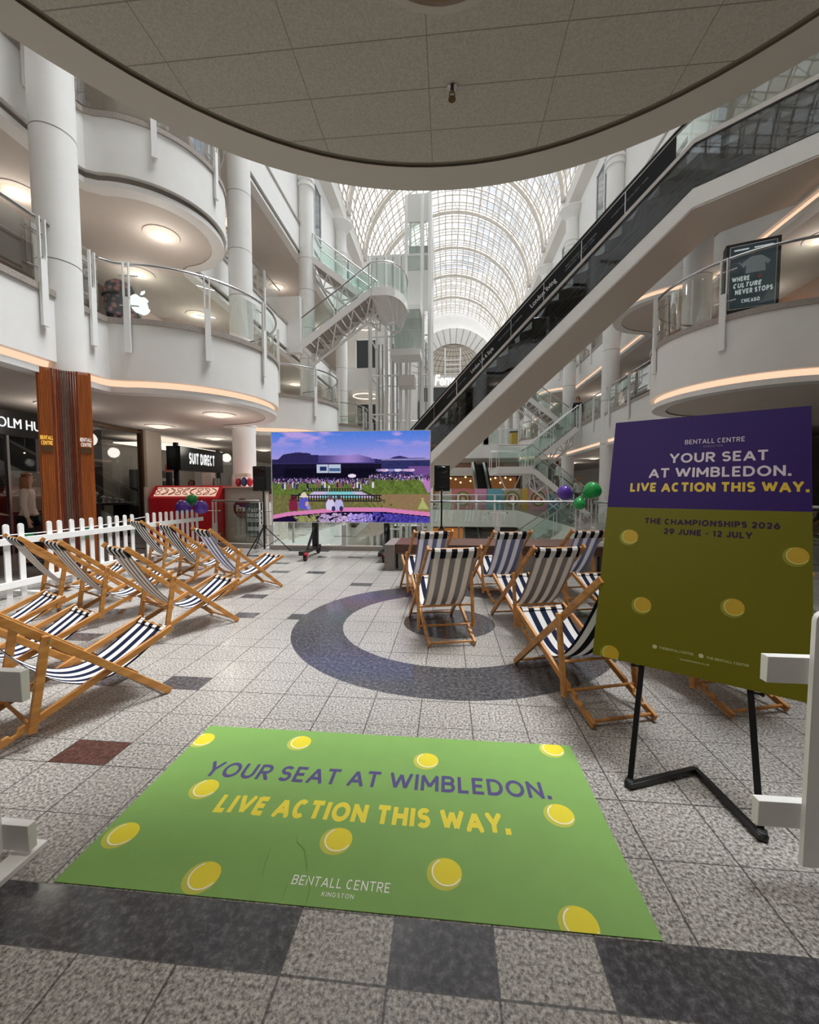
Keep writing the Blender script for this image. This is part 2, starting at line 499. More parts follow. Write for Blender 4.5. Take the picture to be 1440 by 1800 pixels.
def wood_mat(name, c1, c2, scale=(30, 30, 2.0), rough=0.45):
    m, nt, out = new_mat(name); x = NX(nt)
    p = nt.nodes.new('ShaderNodeBsdfPrincipled'); p.inputs['Roughness'].default_value = rough
    tc = nt.nodes.new('ShaderNodeTexCoord'); mp = nt.nodes.new('ShaderNodeMapping'); mp.inputs['Scale'].default_value = scale
    nz = nt.nodes.new('ShaderNodeTexNoise'); nz.inputs['Scale'].default_value = 1.0; nz.inputs['Detail'].default_value = 4; nz.inputs['Distortion'].default_value = 0.6
    nt.links.new(tc.outputs['Object'], mp.inputs['Vector']); nt.links.new(mp.outputs['Vector'], nz.inputs['Vector'])
    c = x.ramp(nz.outputs['Fac'], [(0.3, c1), (0.7, c2)])
    nt.links.new(c, p.inputs['Base Color']); nt.links.new(p.outputs['BSDF'], out.inputs['Surface'])
    return m

def stripe_mat(name, period, off, duty, c_dark, c_light, trans=0.35):
    """canvas with woven stripes running along the sling; also lets light through"""
    m, nt, out = new_mat(name); x = NX(nt)
    tc = nt.nodes.new('ShaderNodeTexCoord'); sep = nt.nodes.new('ShaderNodeSeparateXYZ'); nt.links.new(tc.outputs['Object'], sep.inputs[0])
    u = x.m('FLOORED_MODULO', x.m('SUBTRACT', sep.outputs[1], off), period)
    c = x.mix(x.m('LESS_THAN', u, period * duty), lin(c_light), lin(c_dark))
    p = nt.nodes.new('ShaderNodeBsdfPrincipled'); p.inputs['Roughness'].default_value = 0.85; p.inputs['Specular IOR Level'].default_value = 0.2
    t = nt.nodes.new('ShaderNodeBsdfTranslucent')
    nt.links.new(c, p.inputs['Base Color']); nt.links.new(c, t.inputs['Color'])
    mx = nt.nodes.new('ShaderNodeMixShader'); mx.inputs['Fac'].default_value = trans
    nt.links.new(p.outputs['BSDF'], mx.inputs[1]); nt.links.new(t.outputs['BSDF'], mx.inputs[2])
    nt.links.new(mx.outputs['Shader'], out.inputs['Surface'])
    return m

FLOOR = floor_mat()
CEILT = ceil_tile_mat()
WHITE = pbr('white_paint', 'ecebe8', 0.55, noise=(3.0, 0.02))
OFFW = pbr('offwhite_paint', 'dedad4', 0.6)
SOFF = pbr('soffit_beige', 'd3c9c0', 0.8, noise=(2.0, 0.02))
STEEL = pbr('white_steel', 'eeeeec', 0.35)
STONE = pbr('kerb_stone', 'a39b93', 0.4, noise=(60, 0.25))
WALK = pbr('walkway_stone', 'b7aea6', 0.3, noise=(40, 0.15))
GLOW = emis('cove_glow', 'ffcfae', 1.15)
GROOVE = pbr('groove_grey', '8d867d', 0.8)
LAMP = emis('warm_lens', 'ffeedd', 1.15)
LAMPW = pbr('lens_unlit', 'f0dccb', 0.5, emit=('ffd9b5', 0.25))
CHROME = pbr('brushed_steel', 'b9bbbb', 0.25, metal=1.0)
BLACK = pbr('black_plastic', '121213', 0.45)
BLACKM = pbr('black_metal', '0c0c0d', 0.35)
DARK = pbr('dark_interior', '1b1917', 0.6)
GLASS = glass('clear_glass', (0.90, 0.96, 0.93), 0.06, 0.45)
GLASSG = glass('green_glass', (0.80, 0.92, 0.88), 0.07, 0.5)
GLASSD = glass('dark_glass', (0.42, 0.45, 0.46), 0.05, 0.45)
GLASSSHOP = glass('shop_glass', (0.72, 0.74, 0.74), 0.07, 0.5)
VCLEAR = glass('roof_clear', (0.93, 0.97, 1.0), 0.02, 0.2)
VFRIT = glass('roof_frit', (0.72, 0.71, 0.69), 0.02, 0.2)
RIB = pbr('roof_rib', 'cdc7be', 0.5)  # white steel, its silhouette against the bright sky put into the colour
OAK = wood_mat('oiled_beech', 'a0682f', 'c68c48', (3, 30, 30))
CLAD = wood_mat('orange_slat_wood', '8a4116', 'b4611f', (60, 60, 1.5))
CLADR = wood_mat('red_slat_wood', '5e2314', '7d3720', (60, 60, 1.5))
CLADB = wood_mat('grey_slat_wood', '5d4436', '75594a', (60, 60, 1.5))
BENCHW = wood_mat('dark_bench_wood', '4a2e26', '6b463a', (2, 40, 40))

# ------------------------------------------------------------------ the setting: floors, gallery slabs, walls, roof
Y_END = 53.0
def struct(mb, name, mats, parent=None, **k):
    o = mb.build(name, mats, parent, **k)
    if parent is None: o['kind'] = 'structure'
    return o

VX0, VX1, VY0, VY1 = -4.3, 4.6, 9.38, 28.0          # the atrium opening in our floor
mb = MB()
for (x0, x1, y0, y1) in ((-12.5, 12.5, -5, VY0), (-12.5, VX0, VY0, VY1), (VX1, 12.5, VY0, VY1), (-12.5, 12.5, VY1, Y_END)):
    mb.prism([(x0, y0), (x1, y0), (x1, y1), (x0, y1)], -1.15, 0.0, 1, 0)
struct(mb, 'floor', [FLOOR, WHITE], smooth=False)
mb = MB(); mb.prism([(-14, 4), (14, 4), (14, 56), (-14, 56)], -4.7, -4.5, 0)
struct(mb, 'floor_lower', [WALK], smooth=False)

def edge_path(side, xs, bulges, y0, y1, step=1.4):
    """points (x, y) of a gallery edge; side -1 left, +1 right; bulges = (yc, r) half rounds towards the atrium"""
    pts = []; y = y0
    for yc, r in bulges:
        f = 0.28                                     # small fillet where straight meets round
        ys = yc - r - f * 0.6
        n = max(1, int((ys - y) / step))
        pts += [(xs, y + (ys - y) * i / n) for i in range(n)]
        pts += [(xs, ys), (xs - side * f * 0.12, ys + f * 0.35)]
        for i in range(1, 28):
            a = -PI / 2 + PI * i / 28
            if abs(a) > R(84): continue
            pts.append((xs - side * r * math.cos(a), yc + r * math.sin(a)))
        ye = yc + r + f * 0.6
        pts += [(xs - side * f * 0.12, ye - f * 0.35)]
        y = ye
    n = max(1, int((y1 - y) / step))
    pts += [(xs, y + (y1 - y) * i / n) for i in range(n + 1)]
    return pts

def offset(pts, side, o):
    """move an edge path o metres back from the atrium (negative = towards it)"""
    res = []
    for i, p in enumerate(pts):
        a = pts[max(0, i - 1)]; b = pts[min(len(pts) - 1, i + 1)]
        tx, ty = b[0] - a[0], b[1] - a[1]; L = math.hypot(tx, ty)
        nx, ny = (ty / L, -tx / L)                  # right of travel = +x when going +y
        res.append((p[0] + side * nx * o, p[1] + side * ny * o))
    return res

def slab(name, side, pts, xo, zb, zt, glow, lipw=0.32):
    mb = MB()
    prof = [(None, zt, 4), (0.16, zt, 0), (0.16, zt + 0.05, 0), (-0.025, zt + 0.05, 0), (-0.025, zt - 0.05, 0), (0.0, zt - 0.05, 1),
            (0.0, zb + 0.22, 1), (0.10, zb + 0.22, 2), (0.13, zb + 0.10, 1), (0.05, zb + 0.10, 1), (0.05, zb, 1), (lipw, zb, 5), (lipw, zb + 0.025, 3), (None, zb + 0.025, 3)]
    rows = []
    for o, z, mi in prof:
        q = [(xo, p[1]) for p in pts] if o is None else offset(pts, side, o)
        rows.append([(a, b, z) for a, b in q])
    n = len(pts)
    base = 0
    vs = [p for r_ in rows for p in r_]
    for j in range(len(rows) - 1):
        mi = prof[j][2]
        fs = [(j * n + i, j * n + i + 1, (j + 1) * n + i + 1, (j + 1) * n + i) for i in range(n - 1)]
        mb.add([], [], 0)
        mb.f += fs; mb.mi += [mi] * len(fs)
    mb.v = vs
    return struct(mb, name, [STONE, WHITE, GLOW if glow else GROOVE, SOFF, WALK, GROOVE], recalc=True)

LB1 = [(9.2, 2.1), (15.0, 2.05), (20.8, 2.05), (26.6, 2.05)]
RB1 = [(9.25, 1.9), (26.7, 1.9)]
P_L1 = edge_path(-1, -6.15, LB1, -3.0, Y_END)
P_R1 = edge_path(1, 6.35, RB1, -3.0, Y_END)
P_L2 = edge_path(-1, -6.75, [(9.0, 1.6)], -3.0, Y_END)
P_R2 = edge_path(1, 7.25, [(14.5, 1.75), (26.5, 1.75)], -3.0, Y_END)
P_L3 = edge_path(-1, -6.3, [], -3.0, Y_END)
P_R3 = edge_path(1, 6.8, [], -3.0, Y_END)
slab('gallery_slab', -1, P_L1, -12.5, 3.18, 4.45, True)
slab('gallery_slab', 1, P_R1, 12.5, 3.18, 4.45, True)
slab('gallery_slab', -1, P_L2, -12.5, 7.1, 8.35, False)
slab('gallery_slab', 1, P_R2, 12.5, 7.1, 8.35, True)
slab('gallery_slab', -1, P_L3, -12.5, 11.3, 12.6, False)
slab('gallery_slab', 1, P_R3, 12.5, 11.3, 12.6, False)

# outer walls of each gallery level, behind the shop fronts
mb = MB(); mb.box((-12.6, 24, 6.5), (0.2, 60, 23)); struct(mb, 'wall_left', OFFW)
mb = MB(); mb.box((12.6, 24, 6.5), (0.2, 60, 23)); struct(mb, 'wall_right', OFFW)
mb = MB(); mb.box((0, -5.1, 10), (25, 0.2, 30)); struct(mb, 'wall_front', OFFW)
for s, x in ((-1, -9.75), (1, 10.25)):
    for z0, z1 in ((4.45, 7.13), (8.35, 11.33)):
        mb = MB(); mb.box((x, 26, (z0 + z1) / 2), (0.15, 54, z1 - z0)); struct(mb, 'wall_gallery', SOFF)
# top storey: wall with dark windows, up to the gutter
for s, x in ((-1, -6.45), (1, 6.95)):
    mb = MB(); mb.box((x, 24, 14.9), (0.2, 58, 4.6)); struct(mb, 'wall_upper', WHITE)
    k = 0
    for y in [5 + 2.9 * i for i in range(16)]:
        if (y - 6.1 + 1.4) % 5.8 < 1.0: continue
        e = empty('window_%d' % (k + 1 + (20 if s > 0 else 0)), (x - s * 0.1, y, 14.6), kind='structure'); k += 1
        m_ = MB(); m_.box((0, 0, 0), (0.03, 2.0, 2.4)); m_.build('pane', pbr('upper_window_glass', '4d5c60', 0.08) if 'upper_window_glass' not in bpy.data.materials else bpy.data.materials['upper_window_glass'], e)
        f = MB()
        for yy in (-1.02, 0, 1.02): f.box((-s * 0.02, yy, 0), (0.08, 0.06, 2.5))
        for zz in (-1.22, 1.22): f.box((-s * 0.02, 0, zz), (0.08, 2.1, 0.06))
        f.build('window_frame', STEEL, e)
# gutter beams that carry the vault, sloped soffit
ZS = 17.0; VXC = 0.25; VR = 6.3
for s in (-1, 1):
    mb = MB(); x0 = VXC + s * 6.15; x1 = VXC + s * 8.6
    prof = [(x0, ZS + 0.5), (x0, ZS - 0.25), (x0 + s * 0.9, ZS - 0.75), (x1, ZS - 0.75), (x1, ZS + 0.5)]
    mb.add([(a, -4.9, b) for a, b in prof] + [(a, Y_END, b) for a, b in prof], [(i, (i + 1) % 5, 5 + (i + 1) % 5, 5 + i) for i in range(5)] + [(4, 3, 2, 1, 0), (5, 6, 7, 8, 9)])
    struct(mb, 'gutter_beam', OFFW, smooth=False)
    mb = MB(); mb.box((VXC + s * 9.5, 24, ZS + 0.6), (6.2, 58, 0.2)); struct(mb, 'roof_edge', OFFW)

# white end block of the second gallery and the lift lobby landings beyond it
mb = MB(); mb.box((-7.15, 17.2, 8.3), (1.9, 0.3, 2.3)); struct(mb, 'wall_block', WHITE)
mb = MB(); mb.box((-5.0, 25.6, 6.2), (2.6, 0.2, 12.4)); struct(mb, 'wall_lobby', OFFW)
for k_, (z0, z1) in enumerate(((3.2, 4.45), (7.1, 8.35))):
    mb = MB(); mb.box((-5.0, 24.6, (z0 + z1) / 2), (2.6, 2.0, z1 - z0)); struct(mb, 'floor_lobby', WHITE)
for k_, z0 in enumerate((0.0, 4.45, 8.35)):
    d_ = empty('door_%d' % (k_ + 1), (-5.0, 25.48, z0), kind='structure')
    m_ = MB(); m_.box((0, 0, 1.1), (1.3, 0.06, 2.2)); m_.build('door_panel', pbr('lobby_door', '2d3335', 0.3) if 'lobby_door' not in bpy.data.materials else bpy.data.materials['lobby_door'], d_)
    m_ = MB()
    for xx in (-0.69, 0.69): m_.box((xx, -0.01, 1.12), (0.08, 0.10, 2.3))
    m_.box((0, -0.01, 2.26), (1.46, 0.10, 0.08)); m_.build('door_frame', STEEL, d_)

# columns in pairs along the atrium
CY = [6.1 + 5.8 * i for i in range(8)]
def column(x, y, z0=0.0, z1=16.3, r=0.33):
    mb = MB()
    mb.cyl((0, 0, z0), (0, 0, z1), r, 36)
    o = mb.build('column', WHITE); o.location = (x, y, 0); o['kind'] = 'structure'
    j = MB()
    for z in (3.25, 5.0, 7.0, 8.3, 9.9, 11.2):
        j.lathe([(r + 0.001, z - 0.008), (r + 0.003, z), (r + 0.001, z + 0.008)], n=36)
    j.build('joint_ring', GROOVE, o)
    c = MB()
    for z in (14.2, 14.45, 14.7):
        c.lathe([(r, z - 0.08), (r + 0.05, z - 0.06), (r + 0.05, z + 0.06), (r, z + 0.08)], n=36)
    c.lathe([(r, z1 - 0.5), (r + 0.35, z1 - 0.05), (r + 0.35, z1)], n=36)
    c.build('capital', WHITE, o)
    return o
c0 = column(-6.3, 6.3, r=0.30)
c1 = column(-6.1, CY[1])
for y in CY[2:]:
    copy_tree(c1).location = (-6.1, y, 0)
for y in CY[1:]:
    copy_tree(c1).location = (6.6, y, 0)

# glazed barrel vault
vault = empty('roof_vault', (0, 0, 0), kind='structure')
NA = 36; V0 = -4.5; DY = 0.8
ys = [V0 + DY * i for i in range(int((Y_END - V0) / DY) + 1)]
def arc(i, y, r=VR): 
    a = PI * i / NA
    return (VXC + r * math.cos(a), y, ZS + 0.3 + r * math.sin(a))
clear = MB(); fr = MB()
for j in range(len(ys) - 1):
    main = (j % 6) == 0
    for i in range(NA):
        q = [arc(i, ys[j]), arc(i + 1, ys[j]), arc(i + 1, ys[j + 1]), arc(i, ys[j + 1])]
        (clear if (main or (i + j * 3) % 7 == 0) else fr).add(q, [(0, 1, 2, 3)])
clear.build('clear_pane', VCLEAR, vault, smooth=False)
fr.build('fritted_pane', VFRIT, vault, smooth=False)
thin = MB(); heavy = MB(); pur = MB(); dia = MB()
for j, y in enumerate(ys):
    if j % 6 == 0:
        heavy.tube([arc(i, y, VR - 0.25) for i in range(NA + 1)], 0.15, 6)
        heavy.tube([arc(i, y, VR - 0.02) for i in range(NA + 1)], 0.06, 4)
        for i in range(NA + 1):
            heavy.tube([arc(i, y, VR - 0.25), arc(i, y, VR)], 0.03, 4)
    else:
        thin.tube([arc(i, y, VR - 0.05) for i in range(NA + 1)], 0.055, 4)
        if j % 2: thin.tube([arc(i, y, VR - 0.30) for i in range(NA + 1)], 0.03, 4)
for i in range(NA + 1):
    pur.tube([arc(i, V0, VR - 0.05), arc(i, Y_END, VR - 0.05)], 0.045, 4)
for j in range(0, len(ys) - 2, 2):
    for i in range(1, NA - 1, 2):
        s_ = 1 if (i // 2 + j // 2) % 2 else 0
        dia.tube([arc(i + s_, ys[j], VR - 0.28), arc(i + 1 - s_, ys[j + 2], VR - 0.28)], 0.02, 4)
        dia.tube([arc(i + s_, ys[j], VR - 0.28), arc(i + s_, ys[j], VR - 0.05)], 0.015, 4)
for i in range(2, NA, 3):
    dia.tube([arc(i, V0, VR - 0.28), arc(i, Y_END, VR - 0.28)], 0.025, 4)
thin.build('rib', RIB, vault); heavy.build('main_arch', RIB, vault); pur.build('purlin', RIB, vault); dia.build('bracing', RIB, vault)

# far end: wall with round headed opening, white arch band, half dome of the department store
mb = MB()
n = 40
ZA = 15.7; RA = 3.9
outer = [(VXC + 0.35 + 13 * math.cos(PI * i / n), ZA + 13 * math.sin(PI * i / n)) for i in range(n + 1)]
inner = [(VXC + 0.35 + RA * math.cos(PI * i / n), ZA + RA * math.sin(PI * i / n)) for i in range(n + 1)]
band = [(VXC + 0.35 + 5.6 * math.cos(PI * i / n), ZA + 5.6 * math.sin(PI * i / n)) for i in range(n + 1)]
vs = [(a, Y_END - 0.35, b) for a, b in inner] + [(a, Y_END - 0.9, b) for a, b in band] + [(a, Y_END, b) for a, b in band] + [(a, Y_END, b) for a, b in outer]
fs = []
for lay in range(3):
    fs += [(lay * (n + 1) + i, lay * (n + 1) + i + 1, (lay + 1) * (n + 1) + i + 1, (lay + 1) * (n + 1) + i) for i in range(n)]
mb.add(vs, fs)
mb.box((-8.3, Y_END + 0.1, 8), (9.4, 0.3, 16)); mb.box((9.6, Y_END + 0.1, 8), (10.2, 0.3, 16))
struct(mb, 'wall_back', WHITE)
fl = MB()
for i in range(1, n, 2):
    fl.tube([(band[i][0], Y_END - 0.92, band[i][1]), (inner[i][0], Y_END - 0.37, inner[i][1])], 0.03, 4)
struct(fl, 'trim_1', GROOVE)
dome = MB(); lines = MB(); cx = VXC + 0.35
def dm(i, j, r=4.2):
    a = PI * i / 18; b = PI / 2 * j / 9
    return (cx + r * math.cos(a) * math.cos(b) , Y_END + r * math.sin(a) * math.cos(b) * 0.9, ZA + r * math.sin(b))
for i in range(18):
    for j in range(9):
        dome.add([dm(i, j), dm(i + 1, j), dm(i + 1, j + 1), dm(i, j + 1)], [(0, 1, 2, 3)])
for i in range(19): lines.tube([dm(i, j, 4.17) for j in range(10)], 0.025, 4)
for j in range(1, 9): lines.tube([dm(i, j, 4.17) for i in range(19)], 0.025, 4)
struct(dome, 'ceiling_dome', pbr('dome_grey', 'cfc8bd', 0.8)); struct(lines, 'trim_2', GROOVE)
mb = MB()
for i in range(18):
    a, b = dm(i, 0), dm(i + 1, 0)
    mb.add([(a[0], a[1], 13.7), (b[0], b[1], 13.7), b, a], [(0, 1, 2, 3)])
mb.box((cx, Y_END - 0.2, 15.0), (8.4, 0.3, 1.5))
struct(mb, 'wall_store', OFFW, smooth=True)
ladder = empty('tall_white_ladder', (cx - 0.05, Y_END - 0.6, 15.6), label='tall white ladder frame standing inside the far round arch', cat='ladder')
for xx in (-0.95, 0.95):
    m_ = MB(); m_.tube([(xx, 0, 0), (xx, 0, 3.4)], 0.09, 6); m_.build('rail', STEEL, ladder)
for k in range(4):
    m_ = MB(); m_.tube([(-0.95, 0, 0.25 + k * 0.55), (0.95, 0, 0.25 + k * 0.55)], 0.05, 6); m_.build('rung', STEEL, ladder)
sg = empty('store_sign', (cx, Y_END - 0.45, 15.0), label='white script store sign under the far round arch', cat='sign')
text('lettering', 'Fenwick', 4.4, emis('sign_white', 'ffffff', 1.4), Matrix.Translation((-0.1, 0, -0.55)) @ Matrix.Rotation(PI / 2, 4, 'X'), sg, height=1.35, bold=0.02, shear=0.15, ext=0.05)
wf = MB(); wf.box((cx, Y_END - 0.1, 13.4), (8.4, 0.3, 1.7)); struct(wf, 'window_90', pbr('far_dark_glass', '39413f', 0.15))
mb = MB(); mb.box((cx, Y_END + 0.1, 6.2), (9, 0.3, 12.8)); struct(mb, 'wall_back_lower', OFFW)

# our own overhead balcony: round soffit above the entrance to the seating
mb = MB()
C0 = (0.02, 0.50); RO = 1.94; RI = 1.755
aa = [R(-90) + R(360) * i / 96 for i in range(97)]
def circ(r, z): return [(C0[0] + r * math.cos(a), C0[1] + r * math.sin(a), z) for a in aa]
rings = [circ(RO - 0.16, 4.4), circ(RO, 4.4), circ(RO, 3.10), circ(RI + 0.015, 3.10), circ(RI + 0.015, 3.112), circ(RI - 0.015, 3.112), circ(RI - 0.015, 3.103)]
n = len(aa); vs = [p for r_ in rings for p in r_] + [(C0[0], C0[1], 3.105)]
mats_ = [1, 1, 1, 2, 2, 2]
mb.v = vs
for j in range(6):
    mb.f += [(j * n + i, j * n + i + 1, (j + 1) * n + i + 1, (j + 1) * n + i) for i in range(n - 1)]; mb.mi += [mats_[j]] * (n - 1)
mb.f += [(6 * n + i, 6 * n + i + 1, len(vs) - 1) for i in range(n - 1)]; mb.mi += [0] * (n - 1)
struct(mb, 'ceiling', [CEILT, pbr('soffit_band', 'd6cec5', 0.8), pbr('soffit_groove', '8a8072', 0.8)], recalc=True)
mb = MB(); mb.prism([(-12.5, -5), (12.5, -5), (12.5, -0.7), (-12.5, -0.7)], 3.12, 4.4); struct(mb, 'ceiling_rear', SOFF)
mb = MB(); mb.prism([(C0[0] + (RO - 0.2) * math.cos(a), C0[1] + (RO - 0.2) * math.sin(a)) for a in aa[:-1]], 4.2, 4.39); struct(mb, 'floor_gallery', WALK)
for z in (8.35, 12.6):
    mb = MB(); mb.prism([(-12.5, -5), (12.5, -5), (12.5, -1.2), (-12.5, -1.2)], z - 1.2, z); struct(mb, 'floor_gallery', WHITE)
e = empty('ceiling_light', (-0.02, 1.25, 3.1), label='large round flush lamp in the dark overhead soffit', cat='ceiling light')
m_ = MB(); m_.lathe([(0.0, -0.03), (0.2, -0.025), (0.28, 0.0)], n=40); m_.build('lens', pbr('dim_lens', 'a3805f', 0.5, emit=('8a6544', 0.05)), e)
ld = bpy.data.lights.new('near_floor_fill', 'AREA'); ld.shape = 'DISK'; ld.size = 0.5; ld.energy = 7.5; ld.color = (1.0, 0.95, 0.88)  # fill light added under the dim lens to brighten the near floor
lo = bpy.data.objects.new('near_floor_fill', ld); COL.objects.link(lo); lo.parent = e; lo.location = (0, 0, -0.05)
m_ = MB(); m_.lathe([(0.28, 0.0), (0.285, -0.012), (0.31, -0.012), (0.315, 0.004)], n=40); m_.build('trim_ring', SOFF, e)
e = empty('sprinkler_head', (0.01, 1.845, 3.105), label='small brass sprinkler head hanging from the dark soffit', cat='sprinkler')
m_ = MB(); m_.lathe([(0.022, 0), (0.022, -0.004), (0.0, -0.005)], n=16); m_.build('escutcheon', CHROME, e)
m_ = MB(); m_.cyl((0, 0, 0), (0, 0, -0.02), 0.008, 10); m_.tube([(-0.009, 0, -0.02), (-0.011, 0, -0.035), (0, 0, -0.048), (0.011, 0, -0.035), (0.009, 0, -0.02)], 0.0025, 6); m_.build('body', pbr('brass', '7d6a43', 0.35, metal=0.9), e)
m_ = MB(); m_.lathe([(0, -0.048), (0.016, -0.048), (0.016, -0.051), (0, -0.051)], n=14); m_.build('deflector', pbr('brass_dark', '5c4d31', 0.35, metal=0.9), e)

# ------------------------------------------------------------------ glass balustrades of the galleries
def resample(pts, ds):
    P = [Vector((p[0], p[1])) for p in pts]; out = [P[0]]; acc = 0.0
    cum = [0.0]
    for a, b in zip(P, P[1:]): cum.append(cum[-1] + (b - a).length)
    n = max(1, round(cum[-1] / ds)); res = []; k = 0
    for i in range(n + 1):
        s = cum[-1] * i / n
        while k < len(cum) - 2 and cum[k + 1] < s: k += 1
        t = (s - cum[k]) / max(1e-9, cum[k + 1] - cum[k])
        res.append(P[k].lerp(P[k + 1], t))
    return res

def balustrade(side, pts, zt, y0, y1, label, group=None, phase=0, ds=1.75, hgt=0.98, drop=0.62, glassm=None, at=None):
    pts = [p for p in pts if y0 <= p[1] <= y1]
    fine = resample(pts, 0.22)
    root = empty('glass_balustrade', (0, 0, 0), label=label, cat='balustrade', group=group)
    m_ = MB(); op = offset([(p.x, p.y) for p in fine], side, 0.03)
    m_.tube([(p[0], p[1], zt + hgt) for p in op], 0.026, 8); m_.build('handrail', CHROME, root)
    step = max(2, round(ds / 0.22))
    idx = at or list(range(phase % step, len(fine), step))
    gp = offset([(p.x, p.y) for p in fine], side, 0.08)
    edges = [0] + idx + [len(fine) - 1]
    for a, b in zip(edges, edges[1:]):
        if b - a < 2: continue
        q = gp[a:b + 1]
        # leave a gap at each post
        v = [(p[0], p[1], zt + 0.10) for p in q] + [(p[0], p[1], zt + hgt - 0.08) for p in q]
        k = len(q)
        g = MB(); g.add(v, [(i, i + 1, k + i + 1, k + i) for i in range(k - 1)]); g.build('glass_panel', glassm or GLASS, root)
    for i in idx:
        a = fine[max(0, i - 1)]; b = fine[min(len(fine) - 1, i + 1)]; t = (b - a).normalized(); p = fine[i]
        nx = Vector((t.y, -t.x)) * side            # away from the atrium
        c = p - nx * 0.045
        m_ = MB(); M = Matrix(((t.x, -nx.x, 0), (t.y, -nx.y, 0), (0, 0, 1)))
        m_.box((c.x, c.y, zt - drop / 2 + 0.18), (0.10, 0.05, drop + 0.36), M=M)
        for s in (-0.045, 0.045):
            m_.box((c.x + t.x * s, c.y + t.y * s, zt + 0.36 + 0.3), (0.018, 0.05, hgt - 0.36), M=M)
        m_.build('post', STEEL, root)
        for z in (0.25, 0.78):
            f = MB(); f.tube([(c.x + t.x * -0.16 + nx.x * 0.09, c.y - t.y * 0.16 + nx.y * 0.09, zt + z), (c.x + t.x * 0.16 + nx.x * 0.09, c.y + t.y * 0.16 + nx.y * 0.09, zt + z)], 0.012, 6); f.build('clamp', CHROME, root)
    return root
balustrade(-1, P_L1, 4.5, 3.6, 12.4, 'curved glass balustrade of the first gallery round the wood-clad column', 'gallery balustrades', at=[2, 8, 12, 15, 21, 27, 34, 40])
balustrade(-1, P_L1, 4.5, 12.4, 18.0, 'curved glass balustrade of the first gallery above the big screen', 'gallery balustrades', at=[2, 9, 16, 22])
balustrade(-1, P_L1, 4.5, 18.0, 30.0, 'glass balustrade of the first gallery beyond the trussed stairs and lift', 'gallery balustrades', 4)
balustrade(-1, P_L2, 8.4, 3.6, 11.5, 'glass balustrade of the highest rounded balcony at upper left', 'gallery balustrades', at=[3, 9, 19, 25, 34])
balustrade(-1, P_L2, 8.4, 11.5, 16.8, 'straight glass balustrade of the second gallery behind the left columns', 'gallery balustrades', 4)
balustrade(1, P_R1, 4.5, 3.6, 12.6, 'curved glass balustrade in front of the black poster case', 'gallery balustrades', at=[5, 13, 21, 28, 36])
balustrade(1, P_R1, 4.5, 12.6, 30.0, 'straight glass balustrade of the right first gallery beside the far column', 'gallery balustrades', 3)
balustrade(1, P_R2, 8.4, 12.0, 30.0, 'glass balustrade of the right second gallery behind the long escalator', 'gallery balustrades', 3)

# ------------------------------------------------------------------ round ceiling lamps
lampsrc = None
def lamp(x, y, z, label, group, r=0.27, lens=None):
    e = empty('ceiling_light', (x, y, z), label=label, cat='ceiling light', group=group)
    m_ = MB(); m_.lathe([(0.0, -0.07), (r * 0.5, -0.06), (r * 0.85, -0.03), (r, 0.0)], n=28); m_.build('lens', lens or LAMP, e)
    m_ = MB(); m_.lathe([(r, 0.0), (r * 1.02, -0.015), (r * 1.35, -0.012), (r * 1.4, 0.01)], n=28); m_.build('trim_ring', SOFF, e)
    ld = bpy.data.lights.new('lamp_light', 'POINT'); ld.energy = 5.0; ld.color = (1.0, 0.92, 0.83); ld.shadow_soft_size = 0.2
    lo = bpy.data.objects.new('lamp_light', ld); COL.objects.link(lo); lo.parent = e; lo.location = (0, 0, -0.35)
    return e
Z1 = 3.20; Z2 = 7.12; Z3 = 11.32
def lamps(rows, z, label, group, lens=None):
    for (x, y) in rows: lamp(x, y, z, label, group, lens=lens)
lamps([(-8.3, 8.1), (-8.2, 11.1), (-8.2, 13.9), (-8.4, 18.2), (-8.3, 23), (-8.3, 28)], Z1, 'warm dome ceiling lamp over the ground floor shopfronts', 'lamps over the left shopfronts')
lamp(-5.5, 9.55, Z1, 'warm dome ceiling lamp under the rounded balcony beside the red kiosk', 'lamps over the left shopfronts')
lamp(-5.4, 15.2, Z1, 'warm dome ceiling lamp under the balcony behind the big screen', 'lamps over the left shopfronts')
lamps([(8.5, 14), (8.5, 17.5), (8.5, 21), (8.5, 25), (8.5, 29)], Z1, 'warm dome ceiling lamp over the far right ground floor walkway', 'lamps over the right walkway')
lamp(-6.45, 9.0, Z2, 'pale dome ceiling lamp in the rounded upper balcony soffit', 'lamps over the left gallery', lens=LAMPW)
lamps([(-8.3, 7.5), (-8.2, 10.5), (-8.2, 13.1), (-8.3, 17), (-8.3, 22), (-8.3, 27)], Z2, 'pale dome ceiling lamp over the left first gallery', 'lamps over the left gallery', lens=LAMPW)
lamps([(-8.4, 15), (-8.4, 20), (-8.4, 25)], Z3, 'pale dome ceiling lamp over the left second gallery', 'lamps over the left gallery', lens=LAMPW)
lamps([(8.5, 10.5), (8.9, 13.2), (9.0, 17.5), (9.0, 21.5), (9.0, 26)], Z2, 'pale dome ceiling lamp over the right first gallery', 'lamps over the right gallery', lens=LAMPW)
for k_, z_ in enumerate((3.0, 6.95, 11.1)):
    e = empty('ring_light', (-4.9, 24.5, z_), label='glowing ring light hanging over the lift lobby, %s floor' % ('ground', 'first', 'second')[k_], cat='ring light', group='lift lobby ring lights')
    m_ = MB(); m_.tube([(0.75 * math.cos(2 * PI * i / 32), 0.75 * math.sin(2 * PI * i / 32), 0) for i in range(32)], 0.04, 8, closed=True); m_.build('ring', LAMP, e)
    for a in (0.5, 2.6, 4.7):
        m_ = MB(); m_.cyl((0.75 * math.cos(a), 0.75 * math.sin(a), 0.03), (0.75 * math.cos(a), 0.75 * math.sin(a), 0.22), 0.008, 6); m_.build('hanger', CHROME, e)

